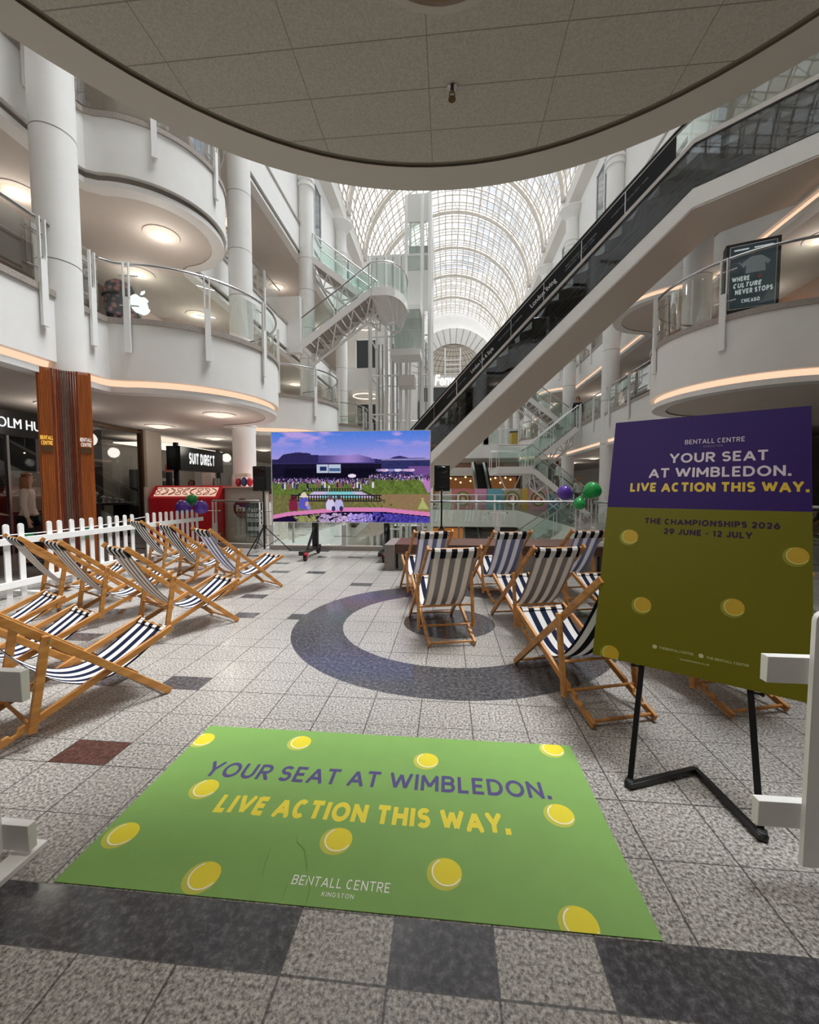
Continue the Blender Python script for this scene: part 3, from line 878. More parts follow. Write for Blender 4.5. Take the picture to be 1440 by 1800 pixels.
# ------------------------------------------------------------------ printed floor mat
BALLC = [pbr('ball_rim', 'bdbf45', 0.6), pbr('ball_yellow', 'e3d229', 0.6), pbr('ball_seam', 'f4f0d8', 0.6)]
def ball_print(cx, cy, r, rect, M, parent, mats, rot=0.0):
    mb = MB(); x0, y0, x1, y1 = rect
    def put(P, z, mi):
        P = [(cx + math.cos(rot) * a - math.sin(rot) * b, cy + math.sin(rot) * a + math.cos(rot) * b) for a, b in P]
        P = clip(P, x0, x1, y0, y1)
        if len(P) > 2: mb.add([M @ Vector((p[0], p[1], z)) for p in P], [tuple(range(len(P)))], mi)
    put([(r * math.cos(t), r * math.sin(t)) for t in [2 * PI * i / 40 for i in range(40)]], 0.0004, 0)
    # inner yellow face: circle cut by a seam curve on the lower left
    r2 = r * 0.86; off = (r * 0.13, r * 0.1)
    put([(off[0] + r2 * math.cos(t), off[1] + r2 * math.sin(t)) for t in [2 * PI * i / 40 for i in range(40)]], 0.0008, 1)
    ring_o = [(off[0] + r2 * math.cos(t), off[1] + r2 * math.sin(t)) for t in [R(120 + 215 * i / 30) for i in range(31)]]
    ring_i = [(off[0] + r2 * 0.9 * math.cos(t), off[1] + r2 * 0.9 * math.sin(t)) for t in [R(120 + 215 * i / 30) for i in range(31)]]
    for i in range(30): put([ring_o[i], ring_o[i + 1], ring_i[i + 1], ring_i[i]], 0.0012, 2)
    return mb.build('ball_print', mats, parent, smooth=False, recalc=False)

mat_ = empty('floor_mat', (0, 0, 0), label='large green printed floor mat with tennis balls lying in front of the easel', cat='floor mat')
MX0, MX1, MY0, MY1 = -1.392, 0.672, 1.261, 2.230
MATG = pbr('mat_green', '7ba653', 0.55, noise=(9, 0.03))
mb = MB(); mb.prism([(MX0, MY0), (MX1, MY0), (MX1, MY1), (MX0, MY1)], 0.0005, 0.004); mb.build('vinyl_sheet', MATG, mat_, smooth=False)
PURP = pbr('print_purple', '4b4278', 0.55); YEL = pbr('print_yellow', 'e6d53a', 0.55); PWHITE = pbr('print_white', 'f2f2ee', 0.55)
T = Matrix.Translation
stroke_text('headline_lettering', 'YOUR SEAT AT WIMBLEDON.', 1.665, PURP, T((-0.355, 1.822, 0.0045)), mat_, height=0.108, t=0.185, track=0.15)
stroke_text('headline_lettering', 'LIVE ACTION THIS WAY.', 1.275, YEL, T((-0.372, 1.612, 0.0045)), mat_, height=0.108, t=0.25, track=0.13, label='yellow lettering')
stroke_text('logo_lettering', 'BENTALL CENTRE', 0.352, PWHITE, T((-0.37, 1.330, 0.0045)), mat_, height=0.036, t=0.125, track=0.22, label='white lettering')
stroke_text('logo_lettering', 'KINGSTON', 0.112, PWHITE, T((-0.37, 1.298, 0.0045)), mat_, height=0.016, t=0.13, track=0.3, label='white lettering')
for (bx, by) in ((-1.357, 2.092), (-0.808, 2.117), (-0.104, 2.031), (0.563, 2.185), (-1.126, 1.739), (0.483, 1.734), (-1.310, 1.466), (-0.435, 1.520), (-0.877, 1.325), (-0.005, 1.420), (0.426, 1.282)):
    ball_print(bx, by, 0.064, (MX0, MY0, MX1, MY1), T((0, 0, 0.004)), mat_, BALLC)
cr = MB()
for pl in ([(-0.60, 1.535), (-0.585, 1.50), (-0.545, 1.47), (-0.52, 1.42), (-0.505, 1.385)], [(-0.50, 1.37), (-0.475, 1.33), (-0.47, 1.265)], [(-0.68, 1.47), (-0.675, 1.40), (-0.66, 1.35)], [(-0.56, 1.33), (-0.553, 1.27)]):
    cr.tube([(a, b, 0.0038) for a, b in pl], [0.0015] + [0.0035] * (len(pl) - 2) + [0.0015], 6)
cr.build('crease', MATG, mat_)

# ------------------------------------------------------------------ easel and its board
BO = Vector((0.771, 2.212, 0.525)); BR_ = Vector((0.85, -0.527, 0)).normalized(); BB = Vector((0.527, 0.85, 0)).normalized()
tl = R(19.0); BU = BB * math.sin(tl) + Vector((0, 0, 1)) * math.cos(tl); BN = BR_.cross(BU)
BM = frame(BO, BR_, BU)
BW, BH, BS = 0.845, 1.345, 0.818
easel = empty('display_easel', (1.05, 1.85, 0), label='black folding metal easel standing on the floor beside the green mat', cat='easel')
def wpart(mb, name, mat, root, **k):
    """build a mesh given in world coordinates under an Empty that sits elsewhere"""
    o = mb.build(name, mat, root, **k)
    o.matrix_parent_inverse = root.matrix_basis.inverted()
    return o
bk = -BN * 0.026
fl_ = Vector((0.848, 1.924, 0.0)); fr_ = Vector((1.248, 1.671, 0.0)); fm_ = Vector((1.222, 2.067, 0.0))
pl_ = BO + BR_ * 0.227; pr_ = BO + BR_ * 0.647
for f_, p_ in ((fl_, pl_), (fr_, pr_)):
    d_ = (p_ - f_); a_ = f_ + d_ * 0.03 + bk; b_ = f_ + d_ * 2.9 + bk
    m_ = MB(); m_.bar(a_, b_, 0.024, 0.024, up=BN); o = wpart(m_, 'leg', BLACKM, easel, bevel=0.002)
    m_ = MB(); q = f_ + d_ * 0.985 + bk; sgn = -1 if f_ is fl_ else 1
    m_.cyl(q, q + BR_ * sgn * 0.036 , 0.0055, 10); m_.ball(q + BR_ * sgn * 0.04, 0.010, 12, 8); wpart(m_, 'support_pin', BLACKM, easel)
    m_ = MB(); q = f_ + Vector((0, 0, 0.022)); m_.box(q + bk, (0.036, 0.036, 0.044), rz=-0.55); m_.ball(q + bk + Vector((0, 0, 0)), (0.024, 0.024, 0.0215), 12, 8); wpart(m_, 'foot', BLACK, easel, bevel=0.004)
for f_ in (fl_, fr_):
    m_ = MB(); m_.bar(f_ + Vector((0, 0, 0.022)), fm_.lerp(f_, 0.02) + Vector((0, 0, 0.022)), 0.026, 0.022); wpart(m_, 'spreader_bar', BLACKM, easel, bevel=0.002)
m_ = MB(); m_.cyl(fm_ + Vector((0, 0, 0.005)), fm_ + Vector((0, 0, 0.04)), 0.012, 12); wpart(m_, 'hinge', CHROME, easel)
m_ = MB(); a_ = fl_ + (pl_ - fl_) * 2.88 + bk * 1.8; b_ = fr_ + (pr_ - fr_) * 2.88 + bk * 1.8; m_.bar(a_, b_, 0.024, 0.012); wpart(m_, 'cross_bar', BLACKM, easel)

board = empty('sign_board', BO, label='tall purple and olive event poster board leaning on the black easel', cat='sign')
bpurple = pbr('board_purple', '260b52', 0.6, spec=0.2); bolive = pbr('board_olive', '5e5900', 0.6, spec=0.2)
def bpart(mb, *a, **k):
    mb.v = [BM @ Vector(p) for p in mb.v]
    return wpart(mb, *a, **k)
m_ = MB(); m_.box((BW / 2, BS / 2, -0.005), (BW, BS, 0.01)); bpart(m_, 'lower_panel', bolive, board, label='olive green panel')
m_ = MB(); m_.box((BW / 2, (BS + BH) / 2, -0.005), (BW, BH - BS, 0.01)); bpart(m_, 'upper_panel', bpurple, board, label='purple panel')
bsil = pbr('board_silver', 'b9aeb6', 0.5); bgold = pbr('board_gold', 'c0a012', 0.5); bviol = pbr('board_violet', '26102f', 0.6, spec=0.2)
def btext(name, s, x0, x1, yc, h, mat, bold=0.03, space=1.0):
    Mt = BM @ T(((x0 + x1) / 2, yc - h / 2, 0.0006))
    if s == s.upper(): o = stroke_text(name, s, x1 - x0, mat, Mt, board, height=h, t=0.13 + bold * 3.2, track=0.14 + (space - 1) * 0.5)
    else: o = text(name, s, x1 - x0, mat, Mt, board, height=h, bold=bold, ext=0, space=space)
    o.matrix_parent_inverse = board.matrix_basis.inverted(); return o
btext('logo_lettering', 'BENTALL CENTRE', 0.352, 0.602, 1.193, 0.026, bsil, 0.006, 1.12)
btext('logo_lettering', 'KINGSTON', 0.434, 0.514, 1.163, 0.011, pbr('board_dim', '6d6080', 0.5), 0.0, 1.3)
btext('headline_lettering', 'YOUR SEAT', 0.287, 0.692, 1.102, 0.055, bsil, 0.02)
btext('headline_lettering', 'AT WIMBLEDON.', 0.195, 0.775, 1.019, 0.055, bsil, 0.02)
btext('headline_lettering', 'LIVE ACTION THIS WAY.', 0.108, 0.836, 0.937, 0.053, bgold, 0.035)
btext('date_lettering', 'THE CHAMPIONSHIPS 2026', 0.192, 0.738, 0.746, 0.032, bviol, 0.035)
btext('date_lettering', '29 JUNE - 12 JULY', 0.282, 0.640, 0.694, 0.032, bviol, 0.035)
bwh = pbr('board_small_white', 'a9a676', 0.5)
btext('footer_lettering', 'THEBENTALLCENTRE', 0.297, 0.437, 0.102, 0.011, bwh, 0.01)
btext('footer_lettering', 'THE BENTALL CENTRE', 0.487, 0.640, 0.100, 0.011, bwh, 0.01)
btext('footer_lettering', 'bentallcentre.co.uk', 0.385, 0.500, 0.069, 0.009, bwh, 0.01)
for ix_ in (0.279, 0.466):
    m_ = MB(); m_.prism([(ix_ + 0.010 * math.cos(2 * PI * i / 20), 0.102 + 0.010 * math.sin(2 * PI * i / 20)) for i in range(20)], 0.0002, 0.0006); bpart(m_, 'social_icon', bwh, board, smooth=False)
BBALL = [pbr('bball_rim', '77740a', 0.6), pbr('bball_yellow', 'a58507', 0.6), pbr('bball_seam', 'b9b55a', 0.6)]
for (bx, by) in ((0.122, 0.648), (0.790, 0.607), (0.207, 0.292), (0.575, 0.343), (0.080, 0.020)):
    o = ball_print(bx, by, 0.045, (0, 0, BW, BH), BM, board, BBALL); o.matrix_parent_inverse = board.matrix_basis.inverted()

# ------------------------------------------------------------------ picket fences
PICK = pbr('fence_white', 'f0efec', 0.45)
def picket_mesh(mb, x, y, rz, h=0.955, wd=0.072, th=0.018, z0=0.0):
    n = 10; P = [(-wd / 2, z0)] + [(wd / 2, z0)] + [(wd / 2 * math.cos(PI * i / n), h - wd / 2 + wd / 2 * math.sin(PI * i / n)) for i in range(n + 1)]
    c, s = math.cos(rz), math.sin(rz); k = len(P)
    vs = []
    for q in (-th / 2, th / 2):
        vs += [(x + c * a - s * q, y + s * a + c * q, b) for a, b in P]
    mb.add(vs, [tuple(range(k - 1, -1, -1)), tuple(range(k, 2 * k))] + [(i, (i + 1) % k, k + (i + 1) % k, k + i) for i in range(k)])
    return mb
def fence(label, base, pk, rails, rz, feet=(), h=0.955, z0=0.0):
    root = empty('picket_fence', base, label=label, cat='fence', group='white picket fences')
    for (x, y) in pk:
        wpart(picket_mesh(MB(), x, y, rz, h, z0=z0), 'picket', PICK, root)
    for a, b, hh, th in rails:
        m_ = MB(); m_.bar(a, b, th, hh); wpart(m_, 'rail', PICK, root, bevel=0.002)
    for c_, d_ in feet:
        m_ = MB(); m_.box(c_, d_); wpart(m_, 'foot', PICK, root, bevel=0.002)
    return root
fx = -5.60
FY = 0.966
fence('white picket fence behind the striped deckchairs, beside the wood-clad column', (fx, 6, 0),
      [(fx, y * FY) for y in (4.86, 5.05, 5.45, 5.61, 5.81, 5.99, 6.16, 6.34, 6.52, 6.68, 6.86, 7.03)],
      [((fx + 0.03, 4.05, z), (fx + 0.03, 7.0, z), 0.085, 0.03) for z in (0.17, 0.73)], PI / 2, [((fx, 4.95, 0.02), (0.4, 0.07, 0.04)), ((fx, 6.6, 0.02), (0.4, 0.07, 0.04))])
fence('white picket fence with purple balloons in front of the red kiosk', (fx, 8.3, 0),
      [(fx, y * FY) for y in (7.42, 7.60, 7.78, 7.95, 8.12, 8.30, 8.47, 8.64, 8.82, 8.99)],
      [((fx + 0.03, 7.1, z), (fx + 0.03, 8.86, z), 0.085, 0.03) for z in (0.17, 0.73)], PI / 2, [((fx, 7.6, 0.02), (0.4, 0.07, 0.04)), ((fx, 8.8, 0.02), (0.4, 0.07, 0.04))])
fence('white picket fence end in front of the black easel and poster board', (1.6, 1.5, 0),
      [(1.275 + 0.17 * i, 1.487) for i in range(4)],
      [((1.106, 1.512, 0.776), (2.05, 1.512, 0.776), 0.093, 0.032), ((1.100, 1.512, 0.255), (2.05, 1.512, 0.255), 0.093, 0.032)], 0.0, [((1.62, 1.5, 0.02), (0.07, 0.4, 0.04))], h=0.99, z0=0.085)
fence('white picket fence end beside the near deckchair and green mat', (-1.9, 1.33, 0),
      [(-1.70 - 0.17 * i, 1.316) for i in range(3)],
      [((-2.3, 1.34, 0.675), (-1.552, 1.34, 0.675), 0.115, 0.032), ((-2.3, 1.34, 0.092), (-1.556, 1.34, 0.092), 0.10, 0.032)], 0.0, [((-1.600, 1.29, 0.0115), (0.08, 0.22, 0.023))], h=0.93, z0=0.03)

# ------------------------------------------------------------------ deckchairs
NAVY, CREAM = '1b2440', 'eceae8'
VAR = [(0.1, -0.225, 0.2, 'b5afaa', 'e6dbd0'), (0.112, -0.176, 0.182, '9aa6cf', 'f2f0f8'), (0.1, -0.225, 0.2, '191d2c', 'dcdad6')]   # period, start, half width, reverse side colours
TOPM = [stripe_mat('canvas_face', q[0], q[1], 0.5, NAVY, CREAM) for q in VAR]
REVM = [stripe_mat('canvas_reverse', q[0], q[1], 0.5, q[3], q[4]) for q in VAR]  # pale pairs: paler reverse print, plus light through the cloth painted in
HEMM = [stripe_mat('canvas_hem', q[0], q[1], 0.5, '0b0d16', 'd6d3d0', 0.05) for q in VAR]
def side_prism(mb, poly, y0, y1, mi=0):
    k = len(poly); vs = [(a, y0, b) for a, b in poly] + [(a, y1, b) for a, b in poly]
    return mb.add(vs, [tuple(range(k - 1, -1, -1)), tuple(range(k, 2 * k))] + [(i, (i + 1) % k, k + (i + 1) % k, k + i) for i in range(k)], mi)
def rail_poly(a, b, wd, notches=()):
    a = Vector(a); b = Vector(b); d = (b - a).normalized(); n = Vector((-d.y, d.x)); L = (b - a).length
    if n.y < 0: n = -n
    lo = [a - n * wd / 2, b - n * wd / 2]
    up = [b + n * wd / 2]
    for t in sorted(notches, reverse=True):
        for dt, dep in ((0.028, 0), (0.010, 0.020), (-0.010, 0.020), (-0.016, 0)):
            up.append(a + d * (t * L + dt) + n * (wd / 2 - dep))
    up.append(a + n * wd / 2)
    P = lo + up
    return [(p.x, p.y) for p in P]
SL = [(-0.072, 0.872), (-0.02, 0.78), (0.055, 0.655), (0.15, 0.51), (0.25, 0.385), (0.36, 0.29), (0.48, 0.238), (0.60, 0.238), (0.72, 0.285), (0.84, 0.36), (0.935, 0.425)]
def spline(P, n):
    out = []
    for i in range(len(P) - 1):
        p0 = P[max(0, i - 1)]; p1 = P[i]; p2 = P[i + 1]; p3 = P[min(len(P) - 1, i + 2)]
        for k in range(n):
            t = k / n
            out.append(tuple(0.5 * ((2 * p1[c]) + (-p0[c] + p2[c]) * t + (2 * p0[c] - 5 * p1[c] + 4 * p2[c] - p3[c]) * t * t + (-p0[c] + 3 * p1[c] - 3 * p2[c] + p3[c]) * t ** 3) for c in range(2)))
    return out + [P[-1]]
SLF = spline(SL, 4)
def strip(mb, path, hw, th, mi=0):
    """sheet along path (x, z), full width, with a real thickness"""
    n = len(path); vs = []
    nor = []
    for i in range(n):
        a = Vector(path[max(0, i - 1)]); b = Vector(path[min(n - 1, i + 1)]); d = (b - a).normalized(); nor.append(Vector((-d.y, d.x)))
    m = 6
    for s in (0.5, -0.5):
        for i in range(n):
            edge = 1 - 0.03 * math.sin(PI * i / (n - 1))
            for j in range(m + 1):
                y = hw * edge * (2 * j / m - 1)
                sag = -0.012 * (1 - (2 * j / m - 1) ** 2) * math.sin(PI * i / (n - 1))
                vs.append((path[i][0] + nor[i].x * (s * th) , y, path[i][1] + nor[i].y * s * th + sag))
    W = m + 1; o = n * W; fs = []; back = []
    for i in range(n - 1):
        for j in range(m):
            a = i * W + j
            fs.append((a, a + 1, a + W + 1, a + W)); back.append((o + a, o + a + W, o + a + W + 1, o + a + 1))
    for i in range(n - 1):
        for j in (0, m):
            a = i * W + j; fs.append((a, a + W, o + a + W, o + a))
    for i in (0, n - 1):
        for j in range(m):
            a = i * W + j; fs.append((a, a + 1, o + a + 1, o + a))
    b0 = len(mb.v); mb.add(vs, fs, mi)
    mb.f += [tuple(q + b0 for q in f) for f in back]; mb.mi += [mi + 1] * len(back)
    return mb
def make_chair(v):
    root = empty('deckchair', (0, 0, 0))
    for s in (-1, 1):
        m_ = MB(); side_prism(m_, rail_poly((0.925, 0.012), (-0.098, 0.905), 0.044), s * 0.235 - 0.012, s * 0.235 + 0.012); m_.build('back_rail', OAK, root, bevel=0.004)
        m_ = MB(); side_prism(m_, rail_poly((-0.03, 0.026), (0.965, 0.442), 0.042, (0.10, 0.165, 0.235)), s * 0.207 - 0.012, s * 0.207 + 0.012); m_.build('seat_rail', OAK, root, bevel=0.004)
        m_ = MB(); side_prism(m_, rail_poly((0.195, 0.095), (0.275, 0.605), 0.042), s * 0.262 - 0.012, s * 0.262 + 0.012); m_.build('prop_leg', OAK, root, bevel=0.004)
        m_ = MB(); m_.cyl((0.28, s * 0.222, 0.575), (0.28, s * 0.2775, 0.575), 0.006, 10); m_.cyl((0.60, s * 0.19, 0.283), (0.60, s * 0.2515, 0.283), 0.006, 10); m_.build('bolt', CHROME, root)
    for nm, x, z, hw, r in (('top_bar', -0.072, 0.882, 0.235, 0.012), ('seat_bar', 0.945, 0.434, 0.207, 0.012), ('front_foot_bar', 0.895, 0.038, 0.235, 0.010), ('rear_foot_bar', 0.0, 0.038, 0.207, 0.011),
                           ('prop_bar', 0.200, 0.128, 0.262, 0.010), ('prop_bar', 0.228, 0.305, 0.262, 0.010)):
        m_ = MB(); m_.cyl((x, -hw, z), (x, hw, z), r, 10); m_.build(nm, OAK, root)
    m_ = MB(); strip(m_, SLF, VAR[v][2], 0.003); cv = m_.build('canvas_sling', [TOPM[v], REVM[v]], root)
    # doubled hem wrapped over the top bar
    hp = [(-0.045, 0.81), (-0.062, 0.845), (-0.068, 0.872)] + [(-0.072 + 0.016 * math.cos(a), 0.882 + 0.016 * math.sin(a)) for a in [R(10 + 160 * i / 8) for i in range(9)]] + [(-0.092, 0.868), (-0.075, 0.835), (-0.052, 0.80)]
    m_ = MB(); strip(m_, hp, VAR[v][2] + 0.001, 0.002); m_.build('hem', [HEMM[v], HEMM[v]], cv)
    hp = [(0.905, 0.385)] + [(0.945 + 0.016 * math.cos(a), 0.434 + 0.016 * math.sin(a)) for a in [R(250 + 200 * i / 8) for i in range(9)]] + [(0.92, 0.425)]
    m_ = MB(); strip(m_, hp, VAR[v][2] + 0.001, 0.002); m_.build('hem', [HEMM[v], HEMM[v]], cv)
    return root
CH = [  # x, y of the rear feet, heading, canvas, label
    (-2.53, 1.87, 63, 0, 'big near wooden deckchair at left edge, beside the dark red floor tile'),
    (-3.28, 2.10, 64, 0, 'wooden deckchair next to the big near one, its seat bar showing at left edge'),
    (-4.00, 2.53, 64, 0, 'wooden deckchair at the far left edge, loose canvas end hanging under its seat'),
    (-2.86, 3.39, 61, 0, 'grey and white striped deckchair of the middle left row, nearest the green mat'),
    (-3.81, 3.71, 63, 0, 'grey and white striped deckchair in the middle of the middle left row'),
    (-4.57, 4.00, 63, 0, 'striped deckchair at the fence end of the middle left row'),
    (-3.06, 4.97, 57, 1, 'blue and white deckchair of the back left row, nearest the big screen'),
    (-3.95, 5.51, 58, 2, 'black and white striped deckchair in the middle of the back left row'),
    (-4.92, 6.15, 60, 2, 'black and white striped deckchair against the fence in the back left row'),
    (-0.19, 4.98, 106, 1, 'blue and white deckchair in front of the grey end of the bench'),
    (0.755, 5.04, 104, 1, 'blue and white deckchair in the middle of the row by the bench'),
    (1.715, 5.25, 104, 1, 'blue and white deckchair below the green balloons, right end of the bench row'),
    (0.042, 3.607, 104, 0, 'grey-backed striped deckchair standing over the dark round floor inlay'),
    (0.949, 3.74, 104, 0, 'grey-backed striped deckchair between the round inlay and the poster board'),
    (1.86, 3.90, 104, 0, 'deckchair almost hidden behind the left edge of the poster board'),
    (1.044, 2.481, 107, 2, 'near navy and white deckchair standing on the dark floor ring beside the easel'),
    (1.917, 2.665, 106, 0, 'deckchair behind the easel legs, only its wooden feet showing'),
]
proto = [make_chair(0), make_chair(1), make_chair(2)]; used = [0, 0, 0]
for (x, y, a, v, lab) in CH:
    o = proto[v] if not used[v] else copy_tree(proto[v]); used[v] = 1
    o.location = (x, y, 0); o.rotation_euler.z = R(a)
    tag(o, lab, 'deckchair', 'striped wooden deckchairs')

# ------------------------------------------------------------------ LED screen on castors
SX0, SX1, SZ0, SZ1, SY = -3.672, -0.345, 0.707, 2.590, 8.30
def led_image(W, H):
    g = np.random.RandomState(3)
    yy, xx = np.mgrid[0:H, 0:W]; u = (xx + 0.5) / W; v = 1 - (yy + 0.5) / H       # v = 0 bottom
    def c(h): return np.array([int(h[i:i + 2], 16) / 255 for i in (0, 2, 4)])
    def smooth(n, s):
        a = g.rand(n, n)
        iy = v * (n - 1); ix = (u * (n - 1) * s) % (n - 1)
        y0 = iy.astype(int).clip(0, n - 2); x0 = ix.astype(int).clip(0, n - 2); fy = iy - y0; fx_ = ix - x0
        fy = fy * fy * (3 - 2 * fy); fx_ = fx_ * fx_ * (3 - 2 * fx_)
        return a[y0, x0] * (1 - fy) * (1 - fx_) + a[y0 + 1, x0] * fy * (1 - fx_) + a[y0, x0 + 1] * (1 - fy) * fx_ + a[y0 + 1, x0 + 1] * fy * fx_
    t = ((v - 0.68) / 0.32).clip(0, 1)[..., None]
    img = c('a596dc') * (1 - t) + c('4a79d8') * t
    cl = (smooth(14, 0.6) * 0.6 + smooth(30, 0.6) * 0.4); cm = ((cl - 0.56) * 6).clip(0, 1)[..., None] * ((v - 0.80) * 6).clip(0.12, 0.8)[..., None]
    img = img * (1 - cm) + c('c8a0dd') * cm
    def put(mask, col): img[mask] = col if not isinstance(col, str) else c(col)
    hill = 0.705 + 0.015 * np.sin(u * 17) + 0.01 * np.sin(u * 41)
    put((v < hill) & (u > 0.6), '2f3160'); put((v < 0.70) & (u <= 0.2), '2a2c55'); put((v > 0.685) & (v < 0.70) & (u > 0.70), '8d86b8')
    # stadium: faceted dark roof and hall
    roof = np.interp(u, [0.0, 0.02, 0.075, 0.165, 0.25, 0.255, 0.42, 0.56, 0.63, 0.70], [0.66, 0.67, 0.755, 0.778, 0.765, 0.745, 0.742, 0.745, 0.715, 0.655])
    base = np.interp(u, [0, 0.02, 0.7], [0.66, 0.665, 0.655])
    put((v < roof) & (u < 0.70) & (v > base - 0.02), '2b2752')
    rf = (v < roof) & (v > base) & (u > 0.30) & (u < 0.66); sh = np.exp(-((u - 0.5) / 0.13) ** 2)[..., None] * np.ones(3)
    img[rf] = (c('3a3470') * (1 - sh) + c('9b82c8') * sh)[rf]
    put((v < 0.655) & (v > 0.47) & (u < 0.70), '17142b'); put((v < 0.66) & (v > 0.645) & (u < 0.70), '332d5e')
    put((v < 0.60) & (v > 0.50) & (u > 0.08) & (u < 0.66), '100e1e')
    put((v < 0.64) & (v > 0.545) & (u > 0.29) & (u < 0.445), 'b7bfd6'); put((v < 0.615) & (v > 0.57) & (u > 0.31) & (u < 0.355), '27315e'); put((v < 0.60) & (v > 0.565) & (u > 0.37) & (u < 0.44), '46638a'); put((v < 0.645) & (v > 0.54) & (u > 0.362) & (u < 0.368), '171430')
    for k in range(16): put(((u - g.uniform(.7, 1)) / 0.02) ** 2 + ((v - g.uniform(.55, .66)) / 0.012) ** 2 < 1, '2a2b58')
    # lawn
    lawn = np.interp(u, [0, 0.3, 0.62, 1], [0.46, 0.44, 0.49, 0.50])
    m = v < lawn; n1 = smooth(60, 2.0)[..., None]
    img[m] = ((c('4a5f28') * (1 - n1) + c('748440') * n1))[m]; m2 = m & (v < 0.30) & (u < 0.6); img[m2] = ((c('5f5f38') * (1 - n1) + c('7d7648') * n1))[m2]
    m = m & (np.sin(u * 60 + v * 14) > 0.2) & (u > 0.6); img[m] *= 0.93
    m = (v < 0.31) & (u + 0.3 * (n1[..., 0] - 0.5) - 0.6 * (0.3 - v) > 0.60); img[m] = (c('8d6a5a') * (1 - n1) + c('87784a') * n1)[m]
    path = (u > 0.93 + (0.45 - v) * 0.14 * -1) & (v < 0.62) & (v > 0.33); put(path & (u > 0.905 + (0.62 - v) * 0.28), 'b878b8')
    put((u > 0.87 + (0.60 - v) * 0.45) & (v < 0.62) & (v > 0.50), '6d4b8a')
    # crowd
    for k in range(1500):
        cu_ = g.rand(); cv_ = g.normal(0.458, 0.014); sz = 0.0022 + 0.0022 * g.rand()
        if cu_ > 0.62: cv_ += 0.03 + 0.02 * g.rand()
        col = [c('c2b6d2'), c('4a3c78'), c('1c1830'), c('8e4a74'), c('7468a4'), c('252040'), c('201b38')][g.randint(7)]
        img[(np.abs(u - cu_) < sz * 0.7) & (np.abs(v - cv_) < sz * 2.4)] = col
    for k in range(26):
        cu_ = g.uniform(.06, .66); cv_ = g.normal(0.405, 0.012)
        img[(np.abs(u - cu_) < 0.006) & (np.abs(v - cv_) < 0.03)] = [c('3a3060'), c('8b4a66'), c('d9d0e4'), c('252040')][g.randint(4)]
        img[((u - cu_) ** 2 + ((v - cv_ - 0.034) * 0.56) ** 2) < 0.004 ** 2] = c('b98a8a')
    put(((u - 0.515) / 0.026) ** 2 + ((v - 0.515) / 0.02) ** 2 < 1, 'ecd9ef')
    for k in range(14):
        a = g.uniform(0.68, 0.9); put(((u - a) / 0.02) ** 2 + ((v - 0.575) / 0.014) ** 2 < 1, ['d9cfe8', 'c8a0c8', '8a80b8'][k % 3])
    # fenced pool
    pool = (v > 0.27) & (v < 0.345) & (u > 0.20 + (v - 0.27) * 1.0) & (u < 0.66 - (v - 0.27) * 1.3); put(pool, '7fc4c8')
    m = pool & ((u < 0.30 + (v - .27)) | (u > 0.58 - (v - .27))); put(m, 'c3b6d8')
    for (v0, v1, u0, u1) in ((0.235, 0.30, 0.12, 0.70), (0.345, 0.375, 0.22, 0.57)):
        f = (v > v0) & (v < v1) & (u > u0) & (u < u1); put(f & (np.sin(u * 2 * PI * 60) > 0.1), '1b1528'); put((np.abs(v - v1) < 0.004) & (u > u0) & (u < u1), '1b1528'); put((np.abs(v - v0) < 0.004) & (u > u0) & (u < u1), '1b1528')
    for a, b in ((0.12, 0.22), (0.70, 0.57)):
        f = (np.abs(u - (a + (b - a) * (v - 0.25) / 0.11)) < 0.006) & (v > 0.235) & (v < 0.36); put(f, '1b1528')
    # people on the wall, pink kerb, pebbles and water
    kerb = np.interp(u, [0, 0.1, 0.45, 0.7, 1], [0.075, 0.11, 0.165, 0.165, 0.115])
    put((v < kerb) & (v > kerb - 0.045), 'd27fb0'); put(v <= kerb - 0.045, '1c1030')
    n2 = smooth(60, 2.5); m = (v < kerb - 0.05) & (v < 0.09) & (u > 0.14) & (u < 0.64)
    for k in range(260):
        a = g.uniform(0.14, 0.64); b = g.uniform(0, 0.095); s_ = g.uniform(0.006, 0.012)
        e = (((u - a) / s_) ** 2 + ((v - b) / (s_ * 1.1)) ** 2 < 1) & (v < kerb - 0.055); img[e] = (c('8f8f5a') if a < 0.3 else c('b9a0c8') if a < 0.5 else c('a893e0')) * g.uniform(0.75, 1.15)
    m = (v < kerb - 0.055) & (u + 0.25 * (n2 - 0.5) > 0.66); img[m] = (c('2c2478') * (1 - n2[..., None]) + c('5d54b8') * n2[..., None])[m]
    for (a, b, col, hat, s_) in ((0.135, 0.155, '7a2440', '5b1b2c', 1.0), (0.205, 0.17, '5a55b8', 'd8c8b0', 1.15), (0.375, 0.165, 'cfc4e6', '6b4a5a', 0.95), (0.43, 0.165, 'b7b0dc', '4a3448', 0.95)):
        put((((u - a) / (0.030 * s_)) ** 2 + ((v - b - 0.02) / (0.078 * s_)) ** 2 < 1) & (v > b - 0.03), col)
        put(((u - a) / (0.015 * s_)) ** 2 + ((v - b - 0.115 * s_) / (0.027 * s_)) ** 2 < 1, hat)
    for (a, b, cc) in ((0.225, 0.20, 'c9a08e'), (0.235, 0.165, '8f86c8'), (0.395, 0.15, '3a2f5a'), (0.445, 0.15, '3a2f5a')):
        put((((u - a) / 0.012) ** 2 + ((v - b) / 0.03) ** 2 < 1), cc)
    put((((u - 0.205) / 0.03) ** 2 + ((v - 0.285) / 0.010) ** 2 < 1), 'e0d2ba')
    for k in range(7):
        a = 0.93 + 0.01 * k; f = (np.abs(u - (a + (v - 0.15) * (0.25 - 0.1 * k))) < 0.004) & (v > 0.15) & (v < 0.27); put(f, 'a6b06a')
    img += (g.rand(H, W, 1) - 0.5) * 0.05
    return img.clip(0, 1)
